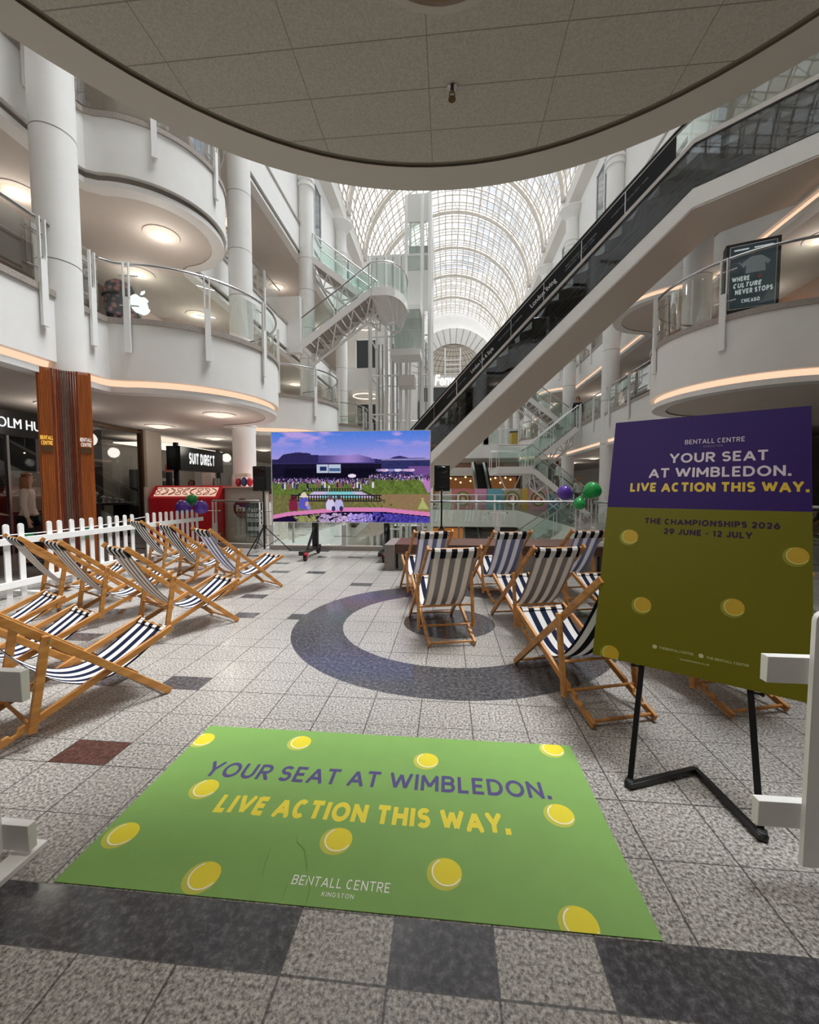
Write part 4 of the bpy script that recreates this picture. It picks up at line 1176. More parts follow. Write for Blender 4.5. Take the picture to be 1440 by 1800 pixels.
def srgb(a): return np.where(a <= 0.04045, a / 12.92, ((a + 0.055) / 1.055) ** 2.4)
LW, LH = 300, 170
screen = empty('led_screen', ((SX0 + SX1) / 2, SY + 0.1, 0), label='large outdoor style LED video screen on castors showing a sunny crowd', cat='screen')
def led_mesh():
    img = srgb(led_image(LW, LH))
    xs = np.linspace(SX0 + 0.012, SX1 - 0.012, LW + 1); zs = np.linspace(SZ1 - 0.012, SZ0 + 0.012, LH + 1)
    gx, gz_ = np.meshgrid(xs, zs); vs = np.stack([gx.ravel(), np.full(gx.size, SY), gz_.ravel()], 1)
    i = np.arange(LH * LW); r_, c_ = i // LW, i % LW; a = r_ * (LW + 1) + c_
    fs = np.stack([a + LW + 1, a + LW + 2, a + 1, a], 1)
    me = bpy.data.meshes.new('picture'); me.vertices.add(len(vs)); me.vertices.foreach_set('co', vs.ravel())
    me.loops.add(fs.size); me.loops.foreach_set('vertex_index', fs.ravel().astype(np.int32))
    me.polygons.add(len(fs)); me.polygons.foreach_set('loop_start', np.arange(0, fs.size, 4, dtype=np.int32)); me.polygons.foreach_set('loop_total', np.full(len(fs), 4, np.int32))
    me.update(); me.validate()
    at = me.color_attributes.new('pixels', 'FLOAT_COLOR', 'CORNER')
    col = np.ones((len(fs), 4, 4), np.float32); col[:, :, :3] = img.reshape(-1, 1, 3); at.data.foreach_set('color', col.ravel())
    m, nt, out = new_mat('led_pixels'); va = nt.nodes.new('ShaderNodeVertexColor'); va.layer_name = 'pixels'
    e = nt.nodes.new('ShaderNodeEmission'); e.inputs['Strength'].default_value = LEDS
    nt.links.new(va.outputs['Color'], e.inputs['Color']); nt.links.new(e.outputs['Emission'], out.inputs['Surface'])
    me.materials.append(m)
    o = bpy.data.objects.new('picture', me); COL.objects.link(o); o.parent = screen; o.matrix_parent_inverse = screen.matrix_basis.inverted()
LEDS = 1.0 / 2 ** EXPO
led_mesh()
m_ = MB(); m_.box(((SX0 + SX1) / 2, SY + 0.052, (SZ0 + SZ1) / 2), (SX1 - SX0, 0.10, SZ1 - SZ0)); wpart(m_, 'cabinet', BLACK, screen)
m_ = MB()
for zz in (SZ0 + 0.006, SZ1 - 0.006): m_.box(((SX0 + SX1) / 2, SY - 0.003, zz), (SX1 - SX0, 0.008, 0.012))
for xx in (SX0 + 0.006, SX1 - 0.006): m_.box((xx, SY - 0.003, (SZ0 + SZ1) / 2), (0.012, 0.008, SZ1 - SZ0))
wpart(m_, 'bezel', STEEL, screen)
REDP = pbr('castor_red', 'c22a44', 0.4)
for px_ in (-2.82, -1.27):
    m_ = MB(); m_.box((px_, 8.52, 1.25), (0.115, 0.10, 2.3)); wpart(m_, 'support_post', BLACKM, screen, bevel=0.004)
    m_ = MB(); m_.box((px_, 8.2, 0.155), (0.09, 1.15, 0.075)); wpart(m_, 'base_beam', BLACKM, screen, bevel=0.004)
    m_ = MB(); m_.bar((px_, 8.48, 0.6), (px_, 8.0, 0.19), 0.04, 0.04); wpart(m_, 'brace', BLACKM, screen)
    for yy, dx in ((7.72, 0.06), (8.72, 0.0)):
        m_ = MB(); m_.cyl((px_ + dx - 0.025, yy, 0.062), (px_ + dx + 0.025, yy, 0.062), 0.062, 20); wpart(m_, 'castor_wheel', BLACK, screen)
        m_ = MB(); m_.box((px_ + dx, yy, 0.135), (0.085, 0.11, 0.035)); m_.box((px_ + dx - 0.034, yy, 0.10), (0.012, 0.06, 0.09)); m_.box((px_ + dx + 0.034, yy, 0.10), (0.012, 0.06, 0.09)); wpart(m_, 'castor_fork', REDP if yy < 8 else BLACKM, screen, label='red castor fork' if yy < 8 else None)

# ------------------------------------------------------------------ loudspeakers on tripod stands
def speaker(x, y, lab_s, lab_t, rz):
    st = empty('speaker_stand', (x, y, 0), rz, label=lab_t, cat='speaker stand', group='speaker stands')
    m_ = MB(); m_.cyl((0, 0, 0.06), (0, 0, 0.62), 0.022, 14); m_.cyl((0, 0, 0.6), (0, 0, 1.36), 0.017, 14); m_.build('pole', BLACKM, st)
    m_ = MB(); m_.cyl((0, 0, 0.52), (0, 0, 0.60), 0.034, 14); m_.build('collar', BLACK, st)
    m_ = MB(); m_.cyl((0.03, 0, 0.57), (0.075, 0, 0.57), 0.014, 10); m_.build('knob', BLACK, st)
    for k in range(3):
        a = R(25 + 120 * k); c, s = math.cos(a), math.sin(a)
        m_ = MB(); m_.bar((0.03 * c, 0.03 * s, 0.55), (0.56 * c, 0.56 * s, 0.012), 0.018, 0.018); lg = m_.build('leg', BLACKM, st)
        m_ = MB(); m_.ball((0.56 * c, 0.56 * s, 0.014), (0.018, 0.018, 0.013), 10, 8); m_.build('rubber_foot', BLACK, lg)
        m_ = MB(); m_.bar((0.02 * c, 0.02 * s, 0.10), (0.30 * c, 0.30 * s, 0.275), 0.012, 0.012); m_.build('brace', BLACKM, st)
    sp = empty('loudspeaker', (x, y, 1.36), rz, label=lab_s, cat='loudspeaker', group='loudspeakers')
    P = [(-0.165, -0.15), (0.165, -0.15), (0.15, 0.08), (0.09, 0.15), (-0.09, 0.15), (-0.15, 0.08)]
    m_ = MB(); m_.prism(P, 0.0, 0.545); m_.build('cabinet', BLACK, sp, bevel=0.012)
    m_ = MB(); m_.box((0, -0.152, 0.19), (0.29, 0.008, 0.30)); m_.build('grille', pbr('speaker_grille', '1c1c1e', 0.6), sp, bevel=0.003)
    m_ = MB(); m_.lathe([(0.125, 0), (0.12, 0.006), (0.085, -0.012), (0.04, -0.014), (0.0, -0.006)], n=28)
    o = m_.build('woofer', pbr('cone_black', '070708', 0.5), sp); o.rotation_euler = (PI / 2, 0, 0); o.location = (0, -0.158, 0.19)
    m_ = MB()
    for (hw, hz, dy) in ((0.125, 0.075, -0.152), (0.11, 0.062, -0.160),):
        pass
    n = 24; vs = []
    for hw, hz, yy in ((0.128, 0.082, -0.1505), (0.120, 0.074, -0.159), (0.045, 0.026, -0.1515)):
        vs += [(hw * math.cos(2 * PI * i / n), yy, 0.435 + hz * math.sin(2 * PI * i / n)) for i in range(n)]
    m_.add(vs, [(j * n + i, j * n + (i + 1) % n, (j + 1) * n + (i + 1) % n, (j + 1) * n + i) for j in range(2) for i in range(n)] + [tuple(2 * n + i for i in range(n))])
    m_.build('horn', pbr('horn_black', '202022', 0.25), sp)
    m_ = MB(); m_.box((0, -0.154, 0.025), (0.02, 0.006, 0.018)); m_.build('badge', CHROME, sp)
    return sp
speaker(-4.09, 8.80, 'black loudspeaker left of the big screen', 'black tripod stand left of the big screen', R(-8))
speaker(-0.13, 8.80, 'black loudspeaker right of the big screen', 'black tripod stand right of the big screen, behind the deckchairs', R(5))

# ------------------------------------------------------------------ glass balustrade at the edge of our floor
def rail_run(label, pts, hgt=1.12, posts=None, group='ground floor balustrades'):
    root = empty('glass_balustrade', (pts[0][0], pts[0][1], 0), label=label, cat='balustrade', group=group)
    m_ = MB(); m_.tube([(p[0], p[1], hgt) for p in pts], 0.028, 10); wpart(m_, 'handrail', CHROME, root)
    for a, b in zip(pts, pts[1:]):
        A = Vector((a[0], a[1], 0)); B = Vector((b[0], b[1], 0)); L = (B - A).length; d = (B - A).normalized(); nrm = Vector((-d.y, d.x, 0))
        m_ = MB(); m_.bar(A + Vector((0, 0, 0.05)), B + Vector((0, 0, 0.05)), 0.16, 0.10); wpart(m_, 'kerb', STONE, root)
        n = max(1, round(L / 1.62))
        for k in range(n + 1):
            p = A + d * L * k / n
            if k < n or b is pts[-1]:
                m_ = MB(); M = Matrix((d, nrm, Vector((0, 0, 1)))).transposed()
                m_.box(p + Vector((0, 0, 0.32)) + nrm * 0.06, (0.115, 0.05, 0.50), M=M)
                for s in (-0.045, 0.045): m_.box(p + d * s + nrm * 0.06 + Vector((0, 0, 0.82)), (0.018, 0.045, 0.56), M=M)
                wpart(m_, 'post', STEEL, root)
                for z in (0.32, 0.88):
                    f = MB(); f.tube([p - d * 0.2 - nrm * 0.02 + Vector((0, 0, z)), p + d * 0.2 - nrm * 0.02 + Vector((0, 0, z))], 0.008, 6)
                    f.ball(p - d * 0.2 - nrm * 0.02 + Vector((0, 0, z)), 0.022, 10, 8); f.ball(p + d * 0.2 - nrm * 0.02 + Vector((0, 0, z)), 0.022, 10, 8); wpart(f, 'clamp', CHROME, root)
            if k < n:
                q = A + d * (L * (k + 1) / n); g = MB(); a_ = p + d * 0.09; b_ = q - d * 0.09
                g.bar(a_ + Vector((0, 0, 0.595)), b_ + Vector((0, 0, 0.595)), 0.012, 0.93); wpart(g, 'glass_panel', GLASS, root)
    return root
rail_run('long glass balustrade with steel handrail behind the big screen', [(-4.12, 9.2), (2.85, 9.2)])
rail_run('glass balustrade corner at the right, running behind the poster board', [(3.12, 9.12), (3.75, 8.75), (6.3, 6.4)])
rail_run('short glass balustrade between the picket fence and the speaker stand', [(-5.68, 9.45), (-4.42, 9.3)])

# stone and wood bench behind the right hand chairs
bench = empty('bench', (0.5, 7.4, 0), label='low dark wooden bench with a grey stone end, behind the blue deckchairs', cat='bench')
m_ = MB(); m_.box((-0.99, 7.42, 0.225), (0.18, 1.0, 0.45)); wpart(m_, 'end_block', pbr('grey_stone', '7d746e', 0.5, noise=(30, 0.1)), bench, bevel=0.006)
m_ = MB(); m_.box((2.66, 7.42, 0.225), (0.18, 1.0, 0.45)); wpart(m_, 'end_block', pbr('grey_stone2', '7d746e', 0.5, noise=(30, 0.1)), bench, bevel=0.006)
for k in range(5):
    m_ = MB(); m_.box((0.83, 7.03 + 0.195 * k, 0.435), (3.46, 0.18, 0.045)); wpart(m_, 'seat_board', BENCHW, bench, bevel=0.006)
m_ = MB(); m_.box((0.83, 6.99, 0.35), (3.46, 0.04, 0.12)); wpart(m_, 'front_board', BENCHW, bench)
m_ = MB(); m_.box((0.83, 7.5, 0.16), (3.4, 0.7, 0.32)); wpart(m_, 'plinth', pbr('bench_plinth', 'b5afa8', 0.5), bench)

# ------------------------------------------------------------------ balloons
BGREEN = pbr('balloon_green', '1fae52', 0.18, coat=0.4); BPURP = pbr('balloon_purple', '5d35ac', 0.18, coat=0.4)
def balloon(x, y, z, r, mat, label, group, tilt=(0, 0)):
    e = empty('balloon', (x, y, z), label=label, cat='balloon', group=group)
    prof = [(0.0, -1.18), (0.05, -1.15), (0.18, -1.04), (0.45, -0.82), (0.75, -0.5), (0.94, -0.12), (1.0, 0.2), (0.95, 0.52), (0.78, 0.8), (0.5, 0.98), (0.2, 1.05), (0.0, 1.06)]
    m_ = MB(); m_.lathe([(a * r, b * r) for a, b in prof], n=24); o = m_.build('skin', mat, e); o.rotation_euler = (tilt[0], tilt[1], 0)
    m_ = MB(); m_.lathe([(0.0, -1.16 * r), (0.06 * r, -1.2 * r), (0.11 * r, -1.3 * r), (0.0, -1.27 * r)], n=12); m_.build('knot', mat, o)
g1 = 'balloons tied to the picket fence'; g2 = 'balloons tied to the handrail'
balloon(-5.78, 8.50, 1.00, 0.155, BPURP, 'purple balloon nearer the kiosk corner of the fence, left of the other', g1, (0.2, -1.2))
balloon(-5.50, 8.66, 0.99, 0.155, BPURP, 'purple balloon at the fence end, nearest the speaker stand', g1, (0.2, 1.2))
balloon(-5.78, 8.80, 1.15, 0.125, BGREEN, 'small green balloon on the fence, between two purple ones', g1, (0.0, 0.1))
balloon(2.50, 9.0, 1.31, 0.165, BPURP, 'purple balloon on the handrail beside two green ones', g2, (0.1, -0.9))
balloon(3.02, 8.98, 1.36, 0.185, BGREEN, 'largest green balloon, uppermost on the handrail', g2, (0.1, 0.9))
balloon(2.74, 8.84, 1.11, 0.125, BGREEN, 'smaller green balloon below the purple one on the handrail', g2, (2.9, 0.2))

# ------------------------------------------------------------------ long escalator across the atrium
EN = Vector((5.187, 9.645, 0)); ED = Vector((-0.751, 0.660, 0)); EP = Vector((0.660, 0.751, 0)); EWD = 1.39; SLP = 0.66
def ebase(s): return 7.4 if s <= 0 else max(7.4 - SLP * s, -0.72)
S_LOW = (7.4 + 0.72) / SLP; S0, S1 = -4.6, S_LOW + 2.6
def EPT(s, o, z):
    p = EN + ED * s + EP * o; return Vector((p.x, p.y, z))
KN = [S0, -0.25, 0.0, 0.25, S_LOW - 0.2, S_LOW, S_LOW + 0.2, S1]
def eband(mb, lo, hi, o0, o1, s0=None, s1=None, mi=0, knots=None):
    """solid band between base+lo and base+hi, between plane offsets o0 and o1"""
    s0 = S0 if s0 is None else s0; s1 = S1 if s1 is None else s1
    ks = [s0] + [k for k in (knots or KN) if s0 < k < s1] + [s1]
    n = len(ks); vs = []
    for o in (o0, o1):
        vs += [EPT(s, o, ebase(s) + lo) for s in ks] + [EPT(s, o, ebase(s) + hi) for s in ks]
    fs = []
    for i in range(n - 1):
        fs += [(i, i + 1, n + i + 1, n + i), (2 * n + i, 3 * n + i, 3 * n + i + 1, 2 * n + i + 1), (i, 2 * n + i, 2 * n + i + 1, i + 1), (n + i, n + i + 1, 3 * n + i + 1, 3 * n + i)]
    fs += [(0, n, 3 * n, 2 * n), (n - 1, 3 * n - 1, 4 * n - 1, 2 * n - 1)]
    return mb.add(vs, fs, mi)
esc = empty('escalator', EPT(6, 0.7, 0), label='long white and black escalator rising across the atrium to the second gallery', cat='escalator')
ESOFF = pbr('escalator_soffit', 'cfc5ba', 0.6); ESTEP = pbr('step_grey', '3c3d3f', 0.4, metal=0.5)
m_ = MB(); eband(m_, 0, 0.42, 0, 0.05); eband(m_, 0, 0.42, EWD - 0.05, EWD); wpart(m_, 'side_cladding', WHITE, esc, smooth=False)
m_ = MB(); eband(m_, -0.02, 0.03, 0.0, EWD); wpart(m_, 'underside_panel', ESOFF, esc, smooth=False)
for o in (0.03, EWD - 0.05):
    m_ = MB(); eband(m_, 0.42, 1.36, o, o + 0.02); wpart(m_, 'side_glass', GLASSD, esc, smooth=False)
    m_ = MB(); eband(m_, 1.34, 1.44, o - 0.04, o + 0.10); wpart(m_, 'deck_strip', pbr('deck_strip', 'b9b4ae', 0.35, metal=0.4), esc, smooth=False)
    m_ = MB(); eband(m_, 0.415, 0.435, o - 0.035, o - 0.015); wpart(m_, 'black_trim', BLACK, esc, smooth=False)  # thin black strip along the top of the side cladding
# inside: truss, step band and return tracks
m_ = MB(); GREYT = pbr('truss_grey', '9a9fa2', 0.5)
for o in (0.12, EWD - 0.14):
    s = -3.6; k = 0
    while s < S_LOW + 1.5:
        a, b = s, s + 1.15
        m_.bar(EPT(a, o, ebase(a) + 0.40), EPT(a, o, ebase(a) + 1.34), 0.10, 0.06)
        m_.bar(EPT(a, o, ebase(a) + (0.42 if k % 2 else 1.3)), EPT(b, o, ebase(b) + (1.3 if k % 2 else 0.42)), 0.09, 0.05)
        s = b; k += 1
wpart(m_, 'truss_frame', GREYT, esc)
m_ = MB()
for q in (0.60, 0.72, 0.86, 0.98): eband(m_, q, q + 0.022, 0.17, 0.20); eband(m_, q, q + 0.022, 1.19, 1.22)
wpart(m_, 'step_track', pbr('track_pale', 'd5d6d6', 0.4), esc, smooth=False)
m_ = MB(); eband(m_, 0.5, 0.54, 0.2, EWD - 0.2); wpart(m_, 'drip_tray', BLACK, esc, smooth=False)
m_ = MB(); eband(m_, 1.0, 1.12, 0.2, EWD - 0.2); s = 0.3
while s < S_LOW - 0.3:
    z = ebase(s) + 1.12
    m_.box(EPT(s + 0.2, EWD / 2, z - 0.05), (0.40, EWD - 0.42, 0.24), rz=math.atan2(ED.y, ED.x)); s += 0.4
wpart(m_, 'step', ESTEP, esc, smooth=False)
APNL = pbr('advert_black', '08090b', 0.35, spec=0.25)
o_ = 0.075
for o in (o_, EWD - o_ - 0.015):
    s = 0.35; k = 0
    while s < S_LOW - 0.2:
        b = min(s + 1.04, S_LOW - 0.1)
        m_ = MB(); eband(m_, 1.44, 2.02, o, o + 0.015, s + 0.012, b - 0.012); wpart(m_, 'advert_panel', APNL, esc, smooth=False)
        if b < S_LOW - 0.3:
            m_ = MB(); eband(m_, 1.44, 2.02, o - 0.004, o + 0.019, b - 0.011, b + 0.011); wpart(m_, 'panel_joint', CHROME, esc, smooth=False)
        s = b; k += 1
    m_ = MB(); eband(m_, 1.44, 1.98, o, o + 0.012, S0 + 0.1, 0.34); wpart(m_, 'clear_balustrade', GLASS, esc, smooth=False)
    ks = [S0, -0.4, -0.15, 0.15, 0.4, S_LOW - 0.4, S_LOW + 0.3, S1]
    m_ = MB(); m_.tube([EPT(s, o + 0.007, ebase(s) + 2.06 - (0.03 if abs(s) < 0.2 else 0)) for s in ks], 0.04, 8); wpart(m_, 'handrail', BLACK, esc)
    m_ = MB(); m_.tube([EPT(s, o + 0.007, ebase(s) + 2.015 - (0.03 if abs(s) < 0.2 else 0)) for s in ks], 0.022, 6); wpart(m_, 'handrail_guide', CHROME, esc)
ADT = pbr('advert_text', 'cfcfd2', 0.5); ADT2 = pbr('advert_text_dim', '7f8288', 0.5)
def adtext(s_lo, s_hi, txt, zc, h, mat, shear=0.0):
    """lettering on the near face reading up the slope (towards smaller s)"""
    L = (s_hi - s_lo) * math.hypot(1, SLP); sm = (s_lo + s_hi) / 2
    up = Vector((0, 0, 1)); xd = (-ED + Vector((0, 0, SLP))).normalized()
    M = frame(EPT(sm, o_ - 0.004, ebase(sm) + zc), xd, up) @ T((0, -h / 2, 0))
    o = text('advert_lettering', txt, L, mat, M, None, height=h, bold=0.012, ext=0, shear=shear); o.parent = esc; o.matrix_parent_inverse = esc.matrix_basis.inverted()
adtext(3.12, 3.86, 'London living', 1.73, 0.18, ADT)
adtext(5.13, 5.98, 'London Life & Style', 1.73, 0.16, ADT)
adtext(2.05, 2.85, 'SPORT / OUTDOORS / FASHION / HOMEWARE', 1.78, 0.05, ADT2); adtext(2.1, 2.85, 'HOMEWARE / JEWELLERY / CAFE', 1.68, 0.05, ADT2)
adtext(4.15, 4.95, 'SPORT / OUTDOORS / FASHION / HOMEWARE', 1.78, 0.05, ADT2); adtext(6.2, 7.0, 'HOMEWARE / JEWELLERY / CAFE', 1.75, 0.05, ADT2)
adtext(0.9, 1.7, 'HOMEWARE / JEWELLERY / CAFE', 1.75, 0.05, ADT2)

# ------------------------------------------------------------------ trussed staircases with landings
TRD = pbr('tread_stone', 'a59d95', 0.5)
def flight(root, a, b, wd, first=True):
    """a low end, b high end: (x, y, z) of the walking line on the near side; stairs wd deep in +y"""
    a = Vector(a); b = Vector(b); d = b - a; L = d.length; dn = d.normalized()
    for yy in (0.0, wd):
        m_ = MB(); off = Vector((0, yy, -0.12)); m_.bar(a + off, b + off, 0.05, 0.24); wpart(m_, 'stringer', WHITE, root)
        g = MB(); o = Vector((0, yy, 0.0)); q = [a + o + Vector((0, 0, 0.08)), b + o + Vector((0, 0, 0.08)), b + o + Vector((0, 0, 0.85)), a + o + Vector((0, 0, 0.85))]
        g.add(q, [(0, 1, 2, 3)]); wpart(g, 'glass_panel', GLASSG, root)
        m_ = MB(); m_.tube([a + o + Vector((0, 0, 0.95)), b + o + Vector((0, 0, 0.95))], 0.03, 6); wpart(m_, 'handrail', CHROME, root)
        n = max(2, round(L / 1.5))
        for k in range(n + 1):
            p = a.lerp(b, k / n) + o
            m_ = MB()
            for s in (-0.06, 0.06): m_.bar(p + Vector((s - 0.12 * dn.x * 0, 0, -0.2)), p + Vector((s, 0, 0.95)), 0.025, 0.025)
            wpart(m_, 'post', STEEL, root)
    n = max(3, round(abs(d.z) / 0.17)); m_ = MB()
    for k in range(n):
        p = a.lerp(b, (k + 0.5) / n); m_.box(p + Vector((0, wd / 2, -0.05)), (abs(d.x) / n + 0.02, wd - 0.06, 0.07))
    wpart(m_, 'tread', TRD, root)
    m_ = MB(); c0_ = a + Vector((0, wd / 2, -0.85)); c1_ = b + Vector((0, wd / 2, -0.85)); m_.tube([c0_, c1_], 0.05, 6)
    n = max(3, round(L / 0.9))
    for k in range(n):
        q = c0_.lerp(c1_, (k + 0.5) / n)
        for t_ in (k / n, (k + 1) / n):
            for yy in (0.05, wd - 0.05): m_.tube([q, a.lerp(b, t_) + Vector((0, yy, -0.25))], 0.028, 5)
    m_.tube([c0_, a + Vector((0, wd / 2, -0.25))], 0.04, 5); m_.tube([c1_, b + Vector((0, wd / 2, -0.25))], 0.04, 5)
    wpart(m_, 'truss', STEEL, root)
def landing(root, x0, x1, y0, y1, z, round_end=0):
    if round_end:
        yc = (y0 + y1) / 2; r = (y1 - y0) / 2; xe = x1 if round_end > 0 else x0
        arcp = [(xe + round_end * r * 0.5 * math.cos(t), yc + r * math.sin(t)) for t in [(-PI / 2 + PI * i / 14) * round_end for i in range(15)]]
        xs = x0 if round_end > 0 else x1
        P = [(xs, y0 if round_end > 0 else y1)] + arcp + [(xs, y1 if round_end > 0 else y0)]
    else: P = [(x0, y0), (x1, y0), (x1, y1), (x0, y1)]
    m_ = MB(); m_.prism(P, z - 0.30, z); wpart(m_, 'landing', WHITE, root)
    n = len(P)
    g = MB(); k = len(P); vs = [(p[0], p[1], z + 0.08) for p in P] + [(p[0], p[1], z + 0.85) for p in P]
    g.add(vs, [(i, i + 1, k + i + 1, k + i) for i in range(k - 1)]); wpart(g, 'glass_panel', GLASSG, root)
    m_ = MB(); m_.tube([(p[0], p[1], z + 0.95) for p in P], 0.03, 6); wpart(m_, 'handrail', CHROME, root)
    m_ = MB()
    for i in range(0, k, 3):
        for s in (-0.05, 0.05): m_.bar((P[i][0] + s, P[i][1], z - 0.25), (P[i][0] + s, P[i][1], z + 0.95), 0.025, 0.025)
    wpart(m_, 'post', STEEL, root)
    m_ = MB(); cx_ = sum(p[0] for p in P) / k; cy_ = sum(p[1] for p in P) / k
    for p in P[::2]: m_.tube([(p[0] * 0.92 + cx_ * 0.08, p[1] * 0.92 + cy_ * 0.08, z - 0.3), (cx_ + (p[0] - cx_) * 0.35, cy_ + (p[1] - cy_) * 0.35, z - 1.0)], 0.03, 5)
    m_.tube([(cx_ + (p[0] - cx_) * 0.35, cy_ + (p[1] - cy_) * 0.35, z - 1.0) for p in P], 0.045, 5, closed=True)
    wpart(m_, 'truss', STEEL, root)
st = empty('staircase', (-3.5, 16.5, 7), label='white trussed staircase with glass sides climbing between the upper left galleries', cat='staircase')
flight(st, (-5.75, 16.0, 7.15), (-3.0, 16.0, 9.1), 1.3)
landing(st, -3.0, -2.45, 16.0, 18.9, 9.15, 1)
flight(st, (-3.0, 17.6, 9.2), (-5.9, 17.6, 11.4), 1.3)
st2 = empty('staircase', (4, 19, 2), label='white trussed staircase rising from the ground floor below the right galleries', cat='staircase')
flight(st2, (6.2, 18.6, 0.35), (3.75, 18.6, 2.35), 1.4)
landing(st2, 2.2, 3.75, 18.5, 21.6, 2.4)
flight(st2, (3.75, 20.2, 2.45), (6.1, 20.2, 4.4), 1.4)
st3 = empty('staircase', (5, 20, 6), label='white trussed staircase between first and second right galleries, half behind the escalator', cat='staircase')
flight(st3, (6.2, 22.0, 4.65), (3.2, 22.0, 6.95), 1.4)
st4 = empty('staircase', (4, 19, -2), label='white trussed staircase dropping below the floor edge behind the blue deckchairs', cat='staircase')
flight(st4, (2.2, 17.0, -2.0), (5.4, 17.0, 0.25), 1.4)

# ------------------------------------------------------------------ glass lift tower
lift = empty('lift_tower', (-2.2, 19.5, -4.5), label='white steel lift tower with glass cars rising through the atrium', cat='lift')
X0, X1, X2, YA, YB = -3.85, -2.05, -0.90, 20.4, 22.4
def lp(mb, name, mat=STEEL, **k): return wpart(mb, name, mat, lift, **k)
MESHW = pbr('mesh_white', 'dcdcd9', 0.6); LGREY = pbr('lift_grey', 'a9abaa', 0.5)
for (x, y, z1, r) in ((X0, YA, 12.7, 0.10), (X0, YB, 12.7, 0.10), (-3.05, YA, 12.7, 0.09), (-3.05, YB, 12.7, 0.09), (-2.35, YA, 12.7, 0.08), (X1, YA, 15.5, 0.08), (X1, YB, 15.5, 0.08), (-1.28, YA, 15.5, 0.10), (X2, YA, 15.5, 0.11), (X2, YB, 15.5, 0.11)):
    m_ = MB(); m_.cyl((x, y, -4.5), (x, y, z1), r, 10); lp(m_, 'corner_post')
for z in [-2.5 + 1.9 * i for i in range(7)]:
    m_ = MB()
    for (a, b) in ((X0, -3.05), (-3.05, -2.35), (-1.28, X2)):
        m_.tube([(a, YA, z), (b, YA, z)], 0.045, 5)
    m_.tube([(X0, YB, z), (X2, YB, z)], 0.045, 5); m_.tube([(X0, YA, z), (X0, YB, z)], 0.045, 5); m_.tube([(X2, YA, z), (X2, YB, z)], 0.045, 5)
    lp(m_, 'cross_frame')
for xx in (-3.6, -3.4, -2.85, -2.65, -1.15, -1.03):
    m_ = MB(); m_.box((xx, 21.5, 2.2), (0.07, 0.10, 13.4)); lp(m_, 'guide_rail', LGREY)
m_ = MB(); m_.box((-2.95, YA - 0.02, 11.45), (1.8, 0.06, 2.5)); lp(m_, 'machine_room_panel', MESHW)
m_ = MB(); m_.box((X0, 21.4, 11.45), (0.06, 2.0, 2.5)); lp(m_, 'machine_room_panel', MESHW)
m_ = MB(); m_.box((-2.4, 21.4, 12.72), (3.0, 2.05, 0.10)); lp(m_, 'machine_room_roof', MESHW)
for xx in (-3.5, -3.1, -2.7, -2.3):
    m_ = MB(); m_.box((xx, YA - 0.06, 11.45), (0.05, 0.03, 2.4)); lp(m_, 'panel_joint', LGREY)
m_ = MB(); m_.box((-1.47, YA - 0.02, 11.0), (1.15, 0.06, 1.9)); lp(m_, 'landing_panel', MESHW)
m_ = MB(); m_.box((X2 + 0.03, 21.4, 11.0), (0.06, 2.0, 1.9)); lp(m_, 'landing_panel', MESHW)
m_ = MB(); m_.box((-1.47, YA - 0.02, 14.85), (1.15, 0.06, 1.25)); lp(m_, 'head_cabinet', MESHW)
m_ = MB(); m_.box((X2 + 0.03, 21.4, 14.85), (0.06, 2.0, 1.25)); lp(m_, 'head_cabinet', MESHW)
m_ = MB(); m_.box((-1.47, 21.4, 15.5), (1.2, 2.05, 0.08)); lp(m_, 'head_cabinet', MESHW)
m_ = MB(); m_.box((-1.66, YA, 13.1), (0.7, 0.02, 2.2)); lp(m_, 'shaft_glass', GLASS)
m_ = MB(); m_.box((X2, 21.4, 13.1), (0.02, 1.9, 2.2)); lp(m_, 'shaft_glass', GLASS)
m_ = MB(); m_.box((-1.6, 22.3, 13.1), (1.0, 0.05, 2.2)); lp(m_, 'shaft_back', LGREY)
cx_, z, wd = -1.98, 7.75, 1.3
m_ = MB(); m_.box((cx_, 19.75, z - 0.02), (wd + 0.1, 1.2, 0.28)); car = lp(m_, 'lift_car', WHITE, label='glass lift car')
m_ = MB(); m_.box((cx_, 19.75, z + 1.98), (wd + 0.1, 1.2, 0.20)); m_.build('car_roof', WHITE, car)
for a, b in (((cx_ - wd / 2, 19.2), (cx_ + wd / 2, 19.2)), ((cx_ - wd / 2, 19.2), (cx_ - wd / 2, 20.3)), ((cx_ + wd / 2, 19.2), (cx_ + wd / 2, 20.3))):
    m_ = MB(); m_.add([(a[0], a[1], z + 0.1), (b[0], b[1], z + 0.1), (b[0], b[1], z + 1.9), (a[0], a[1], z + 1.9)], [(0, 1, 2, 3)]); m_.build('car_glass', GLASS, car)
m_ = MB(); m_.box((cx_, 20.3, z + 1.0), (wd, 0.04, 1.8)); m_.build('car_back', bpy.data.materials['mesh_white'], car)
m_ = MB(); m_.tube([(cx_ - wd / 2 + 0.05, 19.26, z + 0.95), (cx_ + wd / 2 - 0.05, 19.26, z + 0.95)], 0.025, 6); m_.build('car_handrail', CHROME, car)
m_ = MB(); m_.box((-2.0, 20.2, 6.6), (0.8, 0.9, 0.5)); lp(m_, 'machine_housing', OFFW)
m_ = MB(); m_.box((-1.95, 20.5, 3.6), (0.9, 0.7, 0.9)); lp(m_, 'door_header', OFFW)
m_ = MB(); m_.box((-1.95, 20.7, 1.6), (0.9, 0.06, 3.1)); lp(m_, 'landing_door', pbr('door_grey', 'b7b5b0', 0.3, metal=0.3))
for k in range(5):
    m_ = MB(); m_.cyl((-1.2 - 0.07 * k, 20.6, -4.4), (-1.2 - 0.07 * k, 20.6, 10.0), 0.02, 5); lp(m_, 'cable', LGREY)

